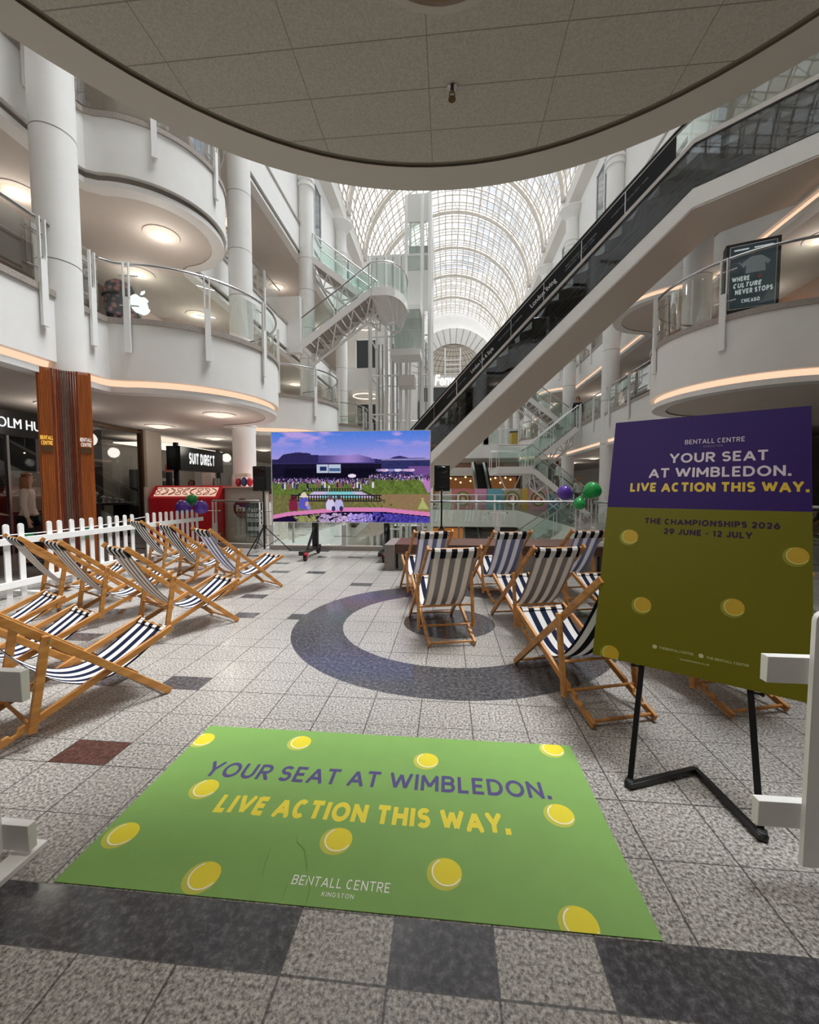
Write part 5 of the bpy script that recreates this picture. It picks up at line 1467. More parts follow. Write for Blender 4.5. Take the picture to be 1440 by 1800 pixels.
# ------------------------------------------------------------------ bridges and galleries at the far end of the opening
mb = MB(); mb.box((0.2, 31, 4.0), (13, 4.5, 0.9)); struct(mb, 'floor_bridge', WHITE)
def simple_rail(label, a, b, z, n, group='far balustrades'):
    root = empty('glass_balustrade', (a[0], a[1], z), label=label, cat='balustrade', group=group)
    A = Vector((a[0], a[1], z)); B = Vector((b[0], b[1], z))
    m_ = MB(); m_.tube([A + Vector((0, 0, 1.02)), B + Vector((0, 0, 1.02))], 0.035, 6); wpart(m_, 'handrail', CHROME, root)
    m_ = MB(); m_.bar(A + Vector((0, 0, 0.5)), B + Vector((0, 0, 0.5)), 0.015, 0.85); wpart(m_, 'glass_panel', GLASS, root)
    for k in range(n + 1):
        p = A.lerp(B, k / n); m_ = MB(); m_.box(p + Vector((0, -0.05, 0.25)), (0.12, 0.06, 1.5)); wpart(m_, 'post', STEEL, root)
simple_rail('glass balustrade of the first floor bridge beyond the right stairs', (-5.8, 28.7), (6.2, 28.7), 4.45, 9)
simple_rail('glass balustrade in front of the colourful hoarding', (-4.2, 28.1), (4.4, 28.1), 0.0, 7)
mb = MB(); mb.box((0.2, 36.0, 1.4), (12, 0.3, 5.2)); struct(mb, 'wall_cafe', pbr('cafe_wall', '6a4a38', 0.7))
cafe = empty('cafe_front', (1.5, 35.4, 0), label='warmly lit cafe front behind the coloured hoarding', cat='cafe')
m_ = MB(); m_.box((2.2, 35.7, 2.9), (7.5, 0.25, 0.7)); wpart(m_, 'fascia', OFFW, cafe)
m_ = MB(); m_.box((2.2, 35.75, 1.3), (7.2, 0.1, 2.3)); wpart(m_, 'lit_interior', emis('cafe_glow', '8a5a34', 0.55), cafe)
for k in range(16):
    m_ = MB(); m_.ball((-1.0 + 0.42 * k, 35.5, 2.2 + 0.25 * math.sin(k * 2.3)), 0.09, 10, 6); wpart(m_, 'pendant_lamp', emis('pendant', 'ffe2b0', 1.3) if 'pendant' not in bpy.data.materials else bpy.data.materials['pendant'], cafe)
m_ = MB(); m_.box((2.2, 35.1, 0.55), (6.5, 0.5, 1.1)); wpart(m_, 'counter', pbr('cafe_counter', 'c8bba8', 0.5), cafe)
# coloured hoarding panels
hcols = [('d9d4c8', 0.9), ('e8888f', 1.5), ('f0a8cc', 0.9), ('7cc4d6', 1.1), ('c9b7a5', 1.2), ('e2c25a', 0.5), ('efb3c6', 1.3), ('5fb6d2', 0.8)]
hx = -0.6
for k, (c_, wd) in enumerate(hcols):
    e = empty('hoarding_panel', (hx + wd / 2, 28.6, 0.0), label=['cream', 'red', 'pink', 'pale blue', 'beige', 'yellow', 'rose', 'blue'][k] + ' hoarding panel behind the far glass balustrade', cat='hoarding', group='coloured hoarding panels')
    m_ = MB(); m_.box((0, 0, 0.72), (wd - 0.03, 0.06, 1.44)); m_.build('panel', pbr('hoarding_' + str(k), c_, 0.6), e)
    if k in (1, 4, 6):
        for r_, cc in ((0.52, '7d8f3c'), (0.40, 'e9dcc4'), (0.30, 'c46a3a'), (0.14, 'f2e6d0')):
            d = MB(); d.cyl((0, -0.031, 0.75), (0, -0.036 - (0.52 - r_) * 0.02, 0.75), r_, 24); d.build('printed_ring', pbr('ring_' + cc, cc, 0.6) if 'ring_' + cc not in bpy.data.materials else bpy.data.materials['ring_' + cc], e)
    hx += wd
e = empty('litter_bin', (4.75, 29.6, 4.45), label='yellow and black litter bin on the far first floor bridge', cat='bin')
m_ = MB(); m_.box((0, 0, 0.45), (0.7, 0.5, 0.9)); m_.build('body', pbr('bin_yellow', 'd6a726', 0.5), e)
m_ = MB(); m_.box((0.38, 0, 0.55), (0.5, 0.5, 1.1)); m_.build('black_bin', BLACK, e); m_ = MB(); m_.box((0.1, 0, 0.95), (1.0, 0.55, 0.12)); m_.build('lid', BLACK, e)

# small escalators far away
def small_escalator(name_label, lo, hi, wd):
    lo = Vector(lo); hi = Vector(hi); root = empty('escalator', lo, label=name_label, cat='escalator')
    d = (hi - lo); h_ = Vector((d.x, d.y, 0)).normalized(); sd_ = Vector((-h_.y, h_.x, 0))
    for s in (-1, 1):
        m_ = MB(); m_.bar(lo + sd_ * s * wd / 2 + Vector((0, 0, 0.1)), hi + sd_ * s * wd / 2 + Vector((0, 0, 0.1)), 0.16, 0.55); wpart(m_, 'side_panel', OFFW, root)
        m_ = MB(); m_.bar(lo + sd_ * s * wd / 2 + Vector((0, 0, 0.85)), hi + sd_ * s * wd / 2 + Vector((0, 0, 0.85)), 0.03, 0.8); wpart(m_, 'balustrade_glass', GLASSG, root)
        m_ = MB(); m_.tube([lo + sd_ * s * wd / 2 + Vector((0, 0, 1.28)), hi + sd_ * s * wd / 2 + Vector((0, 0, 1.28))], 0.06, 6); wpart(m_, 'handrail', BLACK, root)
    n = 16; m_ = MB()
    for k in range(n):
        p = lo.lerp(hi, (k + 0.5) / n); m_.box(p + Vector((0, 0, 0.1)), (wd - 0.16, 0.42, 0.26), rz=math.atan2(h_.y, h_.x) - PI / 2)
    wpart(m_, 'step', ESTEP, root)
small_escalator('small escalator going down under the far bridge', (1.9, 26.0, -4.4), (1.7, 31.5, -1.3), 1.0)
small_escalator('small escalator beside the far cafe', (2.75, 30.6, 0.1), (2.45, 34.2, 3.3), 0.9)

# lower level beyond the floor edge
mb = MB(); mb.box((0.2, 33.0, -2.85), (16, 0.3, 3.3)); struct(mb, 'wall_lower_back', pbr('lower_wall', '7d7068', 0.7))
for s, x in ((-1, -5.6), (1, 5.9)):
    mb = MB(); mb.box((x, 21, -2.85), (0.2, 24, 3.3)); struct(mb, 'wall_lower_side', OFFW)
shop = empty('lower_shop', (-0.5, 32.6, -4.5), label='orange lit shop front on the lower level, seen under the screen speaker', cat='shop')
m_ = MB(); m_.box((-0.6, 32.75, -2.9), (3.6, 0.1, 2.4)); wpart(m_, 'lit_interior', emis('orange_shop', 'c9712f', 0.75), shop)
for k in range(3):
    m_ = MB(); m_.box((-2.2 + 1.55 * k, 32.6, -3.0), (0.16, 0.15, 2.9)); wpart(m_, 'mullion', STEEL, shop)
m_ = MB(); m_.box((-0.6, 32.55, -3.9), (2.6, 0.4, 0.9)); wpart(m_, 'display_stand', pbr('stand_brown', '6b4528', 0.6), shop)

# ------------------------------------------------------------------ wood clad column by the fence
clad = empty('column_cladding', (-6.3, 6.3, 0), R(-45), label='orange and brown slatted wood cladding round the front left column', cat='column cladding')
def slat(mb, x, y, wd, dp, rz, z1=3.27): mb.box((x, y, z1 / 2), (wd, dp, z1), rz=rz)
# local +x faces the seating: two flat flanks of slats with a scalloped front between them
for s in (-1, 1):
    for k in range(8):
        m_ = MB(); slat(m_, 0.405, s * (0.170 + 0.0185 * k), 0.05, 0.0148, 0); m_.build('slat', CLAD, clad, smooth=False)
    for k in range(13):
        m_ = MB(); slat(m_, 0.38 - 0.055 * k, s * 0.318, 0.045, 0.03, 0); m_.build('slat', CLAD, clad, smooth=False)
    m_ = MB(); m_.box((0.355, s * 0.235, 1.62), (0.05, 0.13, 3.24)); m_.build('backing_board', CLADB, clad, smooth=False)
for k in range(11):
    t_ = -1 + 2 * k / 10; y = t_ * 0.15; x = 0.40 - 0.06 * math.cos(t_ * PI / 2)
    m_ = MB(); slat(m_, x, y, 0.05, 0.0255, 0); m_.build('slat', [CLADR, CLAD, CLADR, CLADR, CLADB, CLADB, CLADB, CLADR, CLADR, CLAD, CLADR][k], clad, smooth=False)
m_ = MB(); m_.box((0.433, -0.238, 2.02), (0.010, 0.14, 0.09)); m_.build('lettering_plate', pbr('plate_bronze', '6d5136', 0.4, metal=0.6), clad)
m_ = MB(); m_.box((0.433, 0.238, 2.02), (0.010, 0.14, 0.09)); m_.build('lettering_plate', bpy.data.materials['plate_bronze'], clad)
GOLDL = emis('gold_letters', 'ffcf5a', 1.0); WHITL = emis('pale_letters', 'efe3da', 0.95)
for s, mt in ((-1, GOLDL), (1, WHITL)):
    for tx, z in (('BENTALL', 2.165), ('CENTRE', 2.085)):
        M = frame((0.440, s * 0.238, z), (0, 1, 0), (0, 0, 1))
        stroke_text('lettering', tx, 0.150 if tx == 'BENTALL' else 0.135, mt, M, clad, height=0.062, t=0.2, track=0.1)

# ------------------------------------------------------------------ shops behind the left walkway
def shop_room(x, y0, y1, z0, z1, depth, side, back, name):
    pass
SH = -9.3
def lit_sign(root, txt, y0, y1, zc, h, x=SH + 0.06, mat=None, stroke=True, bold=0.02, t=0.2, side=-1):
    M = frame((x, (y0 + y1) / 2, zc - h / 2), (0, 1, 0) if side < 0 else (0, -1, 0), (0, 0, 1))
    mat = mat or emis('sign_lit', 'ffffff', 1.1)
    o = stroke_text('sign_lettering', txt, y1 - y0, mat, M, None, height=h, t=t) if stroke else text('sign_lettering', txt, y1 - y0, mat, M, None, height=h, bold=bold, ext=0.02)
    o.parent = root; o.matrix_parent_inverse = root.matrix_basis.inverted(); return o
SIGNW = emis('sign_lit', 'ffffff', 1.1)
jw = empty('jewellers_shopfront', (SH, 7.0, 0), label='black jewellers shopfront with white lettering behind the wood-clad column', cat='shopfront')
m_ = MB(); m_.box((SH, 6.6, 2.80), (0.14, 6.0, 0.52)); wpart(m_, 'fascia', pbr('fascia_black', '0b0b0c', 0.3), jw)
m_ = MB(); m_.add([(SH, 3.6, 0.1), (SH, 9.6, 0.1), (SH, 9.6, 2.54), (SH, 3.6, 2.54)], [(0, 1, 2, 3)]); wpart(m_, 'window_pane', GLASSSHOP, jw)
for y in (5.2, 7.9, 9.6):
    m_ = MB(); m_.box((SH + 0.01, y, 1.27), (0.06, 0.05, 2.54)); wpart(m_, 'mullion', CHROME, jw)
m_ = MB(); m_.box((SH - 0.9, 6.6, 1.4), (0.1, 6.0, 2.9)); wpart(m_, 'back_wall', pbr('shop_dark', '22231f', 0.7), jw)
m_ = MB(); m_.box((SH - 0.45, 6.8, 0.42), (0.7, 5.8, 0.84)); wpart(m_, 'display_plinth', pbr('plinth_black', '141513', 0.5), jw)
m_ = MB(); m_.box((SH - 0.6, 8.75, 1.35), (0.04, 0.75, 0.95)); wpart(m_, 'poster', pbr('portrait_poster', '9a968b', 0.5), jw)
m_ = MB(); m_.box((SH - 0.6, 9.3, 1.35), (0.05, 0.22, 0.98)); wpart(m_, 'lit_panel', emis('pale_panel', 'd9cdb4', 0.8), jw)
for k in range(9):
    m_ = MB(); m_.ball((SH - 0.6, 6.0 + 0.4 * k, 2.35 - 0.1 * (k % 3)), 0.02, 8, 6); wpart(m_, 'spot_lamp', emis('spot', 'fff2dd', 1.5) if 'spot' not in bpy.data.materials else bpy.data.materials['spot'], jw)
text_o = text('sign_lettering', 'MALCOLM HUNTER', 2.15, SIGNW, frame((SH + 0.075, 8.12, 2.70), (0, 1, 0), (0, 0, 1)), None, height=0.21, bold=0.0, ext=0.01)
text_o.parent = jw; text_o.matrix_parent_inverse = jw.matrix_basis.inverted()

jw2 = empty('jewellery_window', (SH, 10.7, 0), label='dark jewellery display window with bronze frame right of the clad column', cat='shop window')
m_ = MB(); m_.add([(SH, 9.7, 0.1), (SH, 11.7, 0.1), (SH, 11.7, 3.1), (SH, 9.7, 3.1)], [(0, 1, 2, 3)]); wpart(m_, 'window_pane', GLASSSHOP, jw2)
m_ = MB(); m_.box((SH, 11.74, 1.6), (0.12, 0.10, 3.2)); m_.box((SH, 10.7, 3.12), (0.12, 2.0, 0.08)); wpart(m_, 'window_frame', pbr('bronze', '5b4430', 0.35, metal=0.6), jw2)
m_ = MB(); m_.box((SH - 1.3, 10.75, 1.6), (0.1, 1.9, 3.2)); wpart(m_, 'back_wall', pbr('shop_brown', '3a332d', 0.7), jw2)
m_ = MB(); m_.box((SH - 0.5, 10.7, 0.98), (0.7, 1.9, 0.06)); wpart(m_, 'display_shelf', pbr('shelf_dark', '26221f', 0.4), jw2)
for y in (9.9, 11.5):
    m_ = MB(); m_.box((SH - 0.5, y, 0.48), (0.5, 0.06, 0.95)); wpart(m_, 'shelf_leg', BLACK, jw2)
BUST = pbr('bust_white', 'e6e2dc', 0.5)
for k, (y, h_) in enumerate(((10.0, 0.28), (10.2, 0.2), (10.5, 0.36), (10.75, 0.22), (10.95, 0.18), (11.2, 0.14), (11.4, 0.1))):
    b_ = empty('jewellery_bust', (SH - 0.42, y, 1.01), label='white necklace display bust on the dark shelf in the jewellery window', cat='display bust', group='jewellery display busts')
    m_ = MB(); m_.lathe([(0.05, 0), (0.05, 0.02), (0.02, 0.04), (0.025, h_ * 0.5), (0.075, h_ * 0.7), (0.06, h_ * 0.85), (0.02, h_ * 0.92), (0.022, h_), (0.0, h_)], n=16); m_.build('bust', BUST, b_)
    m_ = MB(); m_.lathe([(0.07, h_ * 0.74), (0.078, h_ * 0.72), (0.07, h_ * 0.70)], n=16); m_.build('necklace', CHROME, b_)
pil = MB(); pil.box((SH, 12.1, 1.6), (0.3, 0.66, 3.2)); struct(pil, 'wall_pier', pbr('pier_stone', 'b9ad9f', 0.6))
sdz = empty('menswear_shopfront', (SH, 14.8, 0), label='menswear shopfront with white capitals on a black sign behind the kiosk', cat='shopfront')
m_ = MB(); m_.box((SH + 0.15, 14.3, 2.45), (0.5, 2.6, 0.80)); wpart(m_, 'sign_box', bpy.data.materials['fascia_black'], sdz)
for y0, y1 in ((12.5, 13.3), (16.0, 17.6)):
    m_ = MB(); m_.add([(SH, y0, 0.1), (SH, y1, 0.1), (SH, y1, 2.95), (SH, y0, 2.95)], [(0, 1, 2, 3)]); wpart(m_, 'window_pane', GLASSSHOP, sdz)
for y in (12.5, 13.35, 15.95, 17.65):
    m_ = MB(); m_.box((SH, y, 1.5), (0.14, 0.09, 3.0)); wpart(m_, 'mullion', BLACK, sdz)
m_ = MB(); m_.box((SH - 2.4, 15, 1.55), (0.1, 6, 3.1)); wpart(m_, 'back_wall', pbr('menswear_back', '8f887e', 0.7), sdz)
m_ = MB(); m_.box((SH - 1.2, 15, 2.98), (1.6, 4.0, 0.04)); wpart(m_, 'ceiling_lights', emis('shop_light', 'fff4e4', 1.6), sdz)
m_ = MB(); m_.box((SH - 1.75, 14.3, 1.05), (0.5, 1.3, 2.1)); wpart(m_, 'shelf_unit', pbr('shelf_unit', '2b2927', 0.5), sdz)
for k in range(5):
    for j in range(3):
        s_ = MB(); s_.box((SH - 1.22, 13.9 + 0.4 * j, 0.55 + 0.3 * k), (0.3, 0.32, 0.10)); tag(s_.build('folded_shirt', pbr('shirt_white', 'e9e6e2', 0.7) if 'shirt_white' not in bpy.data.materials else bpy.data.materials['shirt_white'], bevel=0.02), 'white folded shirt on the menswear shop shelves', 'shirt', 'folded shirts')
m_ = MB(); m_.box((SH - 1.0, 14.35, 2.15), (0.04, 0.34, 0.3)); wpart(m_, 'sale_card', pbr('sale_red', 'd8452f', 0.5), sdz)
lit_sign(sdz, 'SUIT DIRECT', 13.45, 15.0, 2.47, 0.40, x=SH + 0.41, mat=SIGNW, t=0.24)

# right hand ground floor: dark shop with pale door, first floor shop signs
rsh = empty('dark_shopfront', (9.8, 20, 0), label='dark shopfront on the far right ground floor behind the stairs', cat='shopfront')
m_ = MB(); m_.box((10.0, 20, 1.55), (0.3, 14, 3.1)); wpart(m_, 'facade', pbr('facade_black', '191817', 0.5), rsh)
m_ = MB(); m_.box((9.83, 19.2, 1.1), (0.05, 0.9, 2.2)); wpart(m_, 'door', pbr('door_brown', '6d5648', 0.5), rsh)
ksh = empty('cosmetics_shopfront', (8.9, 19, 4.45), label='black shop fascia with white letters behind the right first floor balustrade', cat='shopfront')
m_ = MB(); m_.box((9.0, 19.2, 6.55), (0.2, 6.0, 0.75)); wpart(m_, 'fascia', bpy.data.materials['fascia_black'], ksh)
m_ = MB(); m_.box((9.05, 19.2, 5.3), (0.1, 6.0, 1.7)); wpart(m_, 'window_pane', pbr('shop_window_grey', '5a5450', 0.2), ksh)
lit_sign(ksh, 'KIKO', 17.2, 18.9, 6.55, 0.42, x=8.88, mat=SIGNW, t=0.2, side=1)
bsh = empty('brown_shopfront', (9.9, 11.5, 4.45), label='brown shopfront on the right first gallery behind the poster case', cat='shopfront')
m_ = MB(); m_.box((10.05, 9.5, 5.8), (0.2, 11, 2.7)); wpart(m_, 'facade', pbr('brown_facade', '8d6c59', 0.5), bsh)
for k in range(5):
    m_ = MB(); m_.box((9.9, 6.5 + 1.6 * k, 5.9), (0.05, 0.5, 1.2)); wpart(m_, 'window_pane', pbr('brown_glass', '4c4038', 0.15) if 'brown_glass' not in bpy.data.materials else bpy.data.materials['brown_glass'], bsh)
lsh = empty('upper_left_shopfront', (-9.5, 9, 4.45), label='dark shopfront on the left first gallery behind the white fruit sign', cat='shopfront')
m_ = MB(); m_.box((-9.5, 7.5, 5.7), (0.2, 9, 2.5)); wpart(m_, 'facade', pbr('dark_brown', '4d423b', 0.4), lsh)
m_ = MB(); m_.box((-9.37, 7.5, 5.05), (0.06, 9, 0.05)); m_.box((-9.37, 7.5, 6.1), (0.06, 9, 0.05)); wpart(m_, 'trim_strip', CHROME, lsh)
rck = empty('dark_fascia_sign', (-8.6, 17.0, 4.45), label='dark shop sign with white capitals behind the balustrade above the screen', cat='sign')
m_ = MB(); m_.box((-9.0, 16.5, 5.65), (0.3, 4.5, 0.75)); wpart(m_, 'sign_board', bpy.data.materials['fascia_black'], rck)
m_ = MB(); m_.box((-9.05, 16.5, 4.87), (0.2, 4.4, 0.82)); wpart(m_, 'window_pane', bpy.data.materials['shop_window_grey'], rck)
lit_sign(rck, 'ROOK ART', 15.6, 17.3, 5.6, 0.28, x=-8.83, mat=SIGNW, t=0.2)
lsh2 = empty('pale_shopfront', (-9.6, 22, 4.45), label='plain pale shopfronts along the far left first gallery', cat='shopfront')
m_ = MB(); m_.box((-9.6, 22, 5.7), (0.2, 18, 2.4)); wpart(m_, 'facade', pbr('pale_facade', 'b9aea2', 0.5), lsh2)
for k in range(6):
    m_ = MB(); m_.box((-9.47, 15 + 2.8 * k, 5.5), (0.06, 2.0, 2.0)); wpart(m_, 'window_pane', bpy.data.materials['shop_window_grey'], lsh2)

# fruit logo sign and the floral display piece on the left first gallery
ap = empty('logo_sign', (-7.02, 9.0, 4.45), R(66), label='white bitten apple logo sign behind the curved glass balustrade', cat='sign')
def apple_poly():
    P = []
    for i in range(48):
        a = 2 * PI * i / 48 + PI / 2; r = 0.22
        x = r * math.cos(a) * (1.0 + 0.06 * math.sin(a)); z = r * 1.02 * math.sin(a)
        dip = 0.055 * math.exp(-((abs((a - PI / 2 + PI) % (2 * PI) - PI)) / 0.32) ** 2); z -= dip if math.sin(a) > 0 else -0.03 * math.exp(-((a - 3 * PI / 2) / 0.3) ** 2)
        if (x - 0.235) ** 2 + (z - 0.05) ** 2 < 0.098 ** 2:
            d = math.atan2(z - 0.05, x - 0.235); x = 0.235 + 0.098 * math.cos(d); z = 0.05 + 0.098 * math.sin(d)
        P.append((x, z))
    return P
m_ = MB(); side_prism(m_, apple_poly(), -0.02, 0.02); o = m_.build('apple', SIGNW, ap, smooth=False); o.location = (0, 0, 1.16)
lf = [(0.01, 0.225), (0.035, 0.31), (0.10, 0.355), (0.105, 0.30), (0.06, 0.24)]
m_ = MB(); side_prism(m_, lf, -0.02, 0.02); o = m_.build('leaf', SIGNW, ap, smooth=False); o.location = (0, 0, 1.16)
m_ = MB(); m_.box((0, 0.05, 0.49), (0.06, 0.04, 0.98)); m_.build('stand', CHROME, ap)
fm, nt, out = new_mat('floral_print'); x_ = NX(nt); pb = nt.nodes.new('ShaderNodeBsdfPrincipled'); tc_ = nt.nodes.new('ShaderNodeTexCoord'); vo = nt.nodes.new('ShaderNodeTexVoronoi'); vo.inputs['Scale'].default_value = 7
nt.links.new(tc_.outputs['Object'], vo.inputs['Vector']); nt.links.new(x_.ramp(vo.outputs['Distance'], [(0.2, 'a8716f'), (0.38, '7d5a60'), (0.45, '2d3440'), (0.8, '1e222b')]), pb.inputs['Base Color']); nt.links.new(pb.outputs['BSDF'], out.inputs['Surface'])
e = empty('floral_display', (-7.52, 9.0, 4.45), label='dark floral patterned rounded display piece beside the white apple sign', cat='display')
m_ = MB(); m_.lathe([(0.30, 0), (0.34, 0.2), (0.30, 0.6), (0.26, 0.9), (0.31, 1.15), (0.33, 1.4), (0.26, 1.6), (0.12, 1.7), (0, 1.72)], n=28); m_.build('body', fm, e)
m_ = MB(); m_.lathe([(0.325, 1.28), (0.345, 1.32), (0.325, 1.36)], n=28); m_.build('band', BLACK, e)

# poster case on the right first gallery
pc = empty('poster_case', (6.2, 9.33, 4.45), R(-20), label='tall black poster case behind the curved glass on the right gallery', cat='poster case')
m_ = MB(); m_.box((0, 0, 1.0), (0.90, 0.24, 2.0)); m_.build('case', BLACK, pc, bevel=0.01)
m_ = MB(); m_.box((0, -0.123, 1.30), (0.74, 0.006, 1.24)); m_.build('poster', pbr('poster_slate', '2c3a41', 0.25, emit=('2c3a41', 0.35)), pc)
m_ = MB()
for xx in (-0.38, 0.38): m_.box((xx, -0.126, 1.30), (0.016, 0.012, 1.27))
for zz in (0.67, 1.93): m_.box((0, -0.126, zz), (0.776, 0.012, 0.016))
m_.build('inner_frame', CHROME, pc)
PTX = pbr('poster_text', 'c9d2d2', 0.4, emit=('c9d2d2', 0.4))
for tx, x0_, z, wd, h_, sh_ in (('WHERE', -0.33, 1.27, 0.29, 0.10, 0), ('CULTURE', -0.31, 1.14, 0.46, 0.10, 0.2), ('NEVER STOPS', -0.27, 1.01, 0.61, 0.105, 0), ('CHICAGO', -0.16, 0.82, 0.30, 0.08, 0)):
    stroke_text('poster_lettering', tx, wd, PTX, frame((x0_ + wd / 2, -0.1285, z - h_ / 2), (1, 0, 0), (0, 0, 1)), pc, height=h_, t=0.26, shear=sh_)
for xx, w_ in ((-0.19, 0.24), (0.17, 0.30)):
    m_ = MB(); m_.box((xx, -0.1275, 1.85), (w_, 0.003, 0.028)); m_.build('poster_heading', PTX, pc)
m_ = MB(); side_prism(m_, [(a_ * 0.9 + 0.05, (b_ - 1.08) * 0.85 + 1.36) for a_, b_ in [(-0.18, 1.08), (0.18, 1.08), (0.17, 1.28), (0.22, 1.22), (0.27, 1.3), (0.12, 1.44), (0.06, 1.46), (-0.06, 1.46), (-0.12, 1.44), (-0.27, 1.3), (-0.22, 1.22), (-0.17, 1.28)]], -0.129, -0.127); m_.build('printed_shirt', pbr('printed_shirt', '93a3ab', 0.4), pc, smooth=False)
m_ = MB(); m_.ball((0.05, -0.127, 1.755), (0.06, 0.003, 0.07), 16, 8); m_.build('printed_head', pbr('printed_head', '5d5752', 0.4), pc)
m_ = MB(); side_prism(m_, [(0.12 + 0.06 * (1 if i % 2 else 0.42) * math.cos(PI * i / 6), 1.27 + 0.06 * (1 if i % 2 else 0.42) * math.sin(PI * i / 6)) for i in range(12)], -0.129, -0.127); m_.build('printed_star', pbr('star_red', '8c3b3a', 0.4), pc, smooth=False)

# ------------------------------------------------------------------ red snack kiosk
KR = pbr('kiosk_red', 'd4202e', 0.35, coat=0.3); KW = pbr('kiosk_pale', 'c9bfb6', 0.5)
ki = empty('snack_kiosk', (-6.5, 10.8, 0), label='red and pale snack kiosk counter behind the picket fence', cat='kiosk')
m_ = MB(); m_.box((-7.0, 10.65, 0.58), (1.98, 0.7, 1.16)); wpart(m_, 'red_counter', KR, ki, bevel=0.01)
m_ = MB(); side_prism(m_, [(10.3, 1.16), (10.98, 1.16), (10.98, 1.5), (10.58, 1.5)], -7.99, -6.01)
m_.v = [(p[1], p[0], p[2]) for p in m_.v]; wpart(m_, 'sloped_top', KR, ki, smooth=False)
SLO = frame((-7.0, 10.295, 1.175), (1, 0, 0), (0, 0.28, 0.34))
m_ = MB(); m_.v = []; m_.box((0, 0.20, 0.004), (1.74, 0.30, 0.006)); m_.v = [SLO @ Vector(p) for p in m_.v]; wpart(m_, 'lit_menu_strip', emis('menu_strip', 'f4c9b4', 0.95), ki)
for k in range(9):
    m_ = MB(); cx_ = -0.78 + 0.195 * k
    pts = [(cx_ + 0.075 * math.sin(2 * t_ + k), 0.20 + 0.11 * math.sin(t_), 0.016) for t_ in [2 * PI * i / 24 for i in range(24)]]
    m_.tube([SLO @ Vector(p) for p in pts], 0.010, 6, closed=True); wpart(m_, 'printed_pretzel', pbr('pretzel_brown', 'b0713f', 0.6) if 'pretzel_brown' not in bpy.data.materials else bpy.data.materials['pretzel_brown'], ki)
m_ = MB()
P = [(-6.0, 11.6), (-6.0, 10.55), (-5.6, 10.3), (-4.65, 10.15), (-4.65, 11.6)]
m_.prism(P, 0.0, 1.43); wpart(m_, 'pale_counter', KW, ki, bevel=0.01)
m_ = MB(); m_.box((-8.05, 10.9, 0.73), (0.06, 1.3, 1.46)); wpart(m_, 'end_panel', KW, ki)
m_ = MB(); m_.prism([(-6.02, 11.7), (-6.02, 10.5), (-5.62, 10.24), (-4.6, 10.08), (-4.6, 11.7)], 1.43, 1.47); wpart(m_, 'counter_top', pbr('kiosk_pink', 'd9a9a0', 0.4), ki)
m_ = MB(); c_ = Vector((-5.33, 10.245, 0.90)); nn = Vector((-0.156, -0.988, 0)); m_.cyl(c_, c_ + nn * 0.03, 0.26, 32); wpart(m_, 'round_sign', pbr('sign_brown', '6d2a22', 0.4), ki)
o = text('round_sign_lettering', 'Pret', 0.34, pbr('sign_cream', 'efe6da', 0.4), frame(c_ + nn * 0.034 + Vector((0.0, 0, -0.08)), (0.988, -0.156, 0), (0, 0, 1)), None, height=0.17, bold=0.03, ext=0); o.parent = ki; o.matrix_parent_inverse = ki.matrix_basis.inverted()
m_ = MB(); m_.box((-4.86, 9.95, 0.62), (0.50, 0.03, 0.86), rz=-0.1); wpart(m_, 'menu_panel', pbr('panel_grey', '4d4e4c', 0.5), ki)
for k, (tx, wd) in enumerate((('TASTY', 0.34), ('GOLDEN', 0.40), ('DELICIOUS', 0.42))):
    o = stroke_text('menu_lettering', tx, wd, PWHITE, frame((-4.862, 9.932, 0.83 - 0.13 * k), (0.995, -0.0998, 0), (0, 0, 1)), None, height=0.09, t=0.22); o.parent = ki; o.matrix_parent_inverse = ki.matrix_basis.inverted()
m_ = MB(); m_.box((-4.862, 9.93, 0.40), (0.38, 0.01, 0.10), rz=-0.1); wpart(m_, 'menu_caption', pbr('caption_pale', 'b7c0ba', 0.5), ki)
m_ = MB(); m_.box((-4.35, 10.35, 1.22), (0.75, 0.04, 0.34)); wpart(m_, 'brown_menu_board', pbr('board_brown', '6a3d31', 0.5), ki)
m_ = MB()
for k in range(3): m_.box((-4.22, 10.327, 1.31 - 0.09 * k), (0.42, 0.008, 0.04))
m_.cyl((-4.60, 10.327, 1.2), (-4.60, 10.32, 1.2), 0.08, 16); wpart(m_, 'board_print', pbr('print_cream', 'd8b9a8', 0.5), ki)
for xx in (-4.56, -4.02):
    m_ = MB(); m_.box((xx, 10.36, 0.72), (0.05, 0.05, 1.44)); wpart(m_, 'board_post', KW, ki)
# things standing on the kiosk
def simple(name, mb, mat, label, cat, group=None, **k): return tag(mb.build(name, mat, **k), label, cat, group)
m_ = MB(); m_.box((-7.78, 10.85, 1.69), (0.12, 0.12, 0.38)); simple('till_screen', m_, BLACK, 'narrow black till screen standing at the left end of the red kiosk', 'till', bevel=0.01)
m_ = MB(); m_.box((-6.62, 10.85, 1.68), (0.26, 0.2, 0.36)); simple('drinks_machine', m_, KW, 'pale drinks machine on the kiosk counter', 'drinks machine', bevel=0.01)
m_ = MB(); m_.lathe([(0, 0), (0.10, 0), (0.085, 0.2), (0, 0.2)], c=(-6.32, 10.72, 1.5), n=16); simple('steel_tub', m_, CHROME, 'small pale tub on the kiosk counter edge', 'tub')
for k in range(3):
    m_ = MB(); m_.lathe([(0, 0), (0.045, 0), (0.04, 0.26), (0.018, 0.3), (0.018, 0.36), (0, 0.36)], c=(-6.28 + 0.11 * k, 10.95, 1.5) if False else (-5.93 + 0.11 * k, 10.9, 1.473), n=14); simple('syrup_bottle', m_, pbr('bottle_pink', 'bfa7a2', 0.3) if 'bottle_pink' not in bpy.data.materials else bpy.data.materials['bottle_pink'], 'pale pink bottle in a row of three on the kiosk counter', 'bottle', 'kiosk bottles')
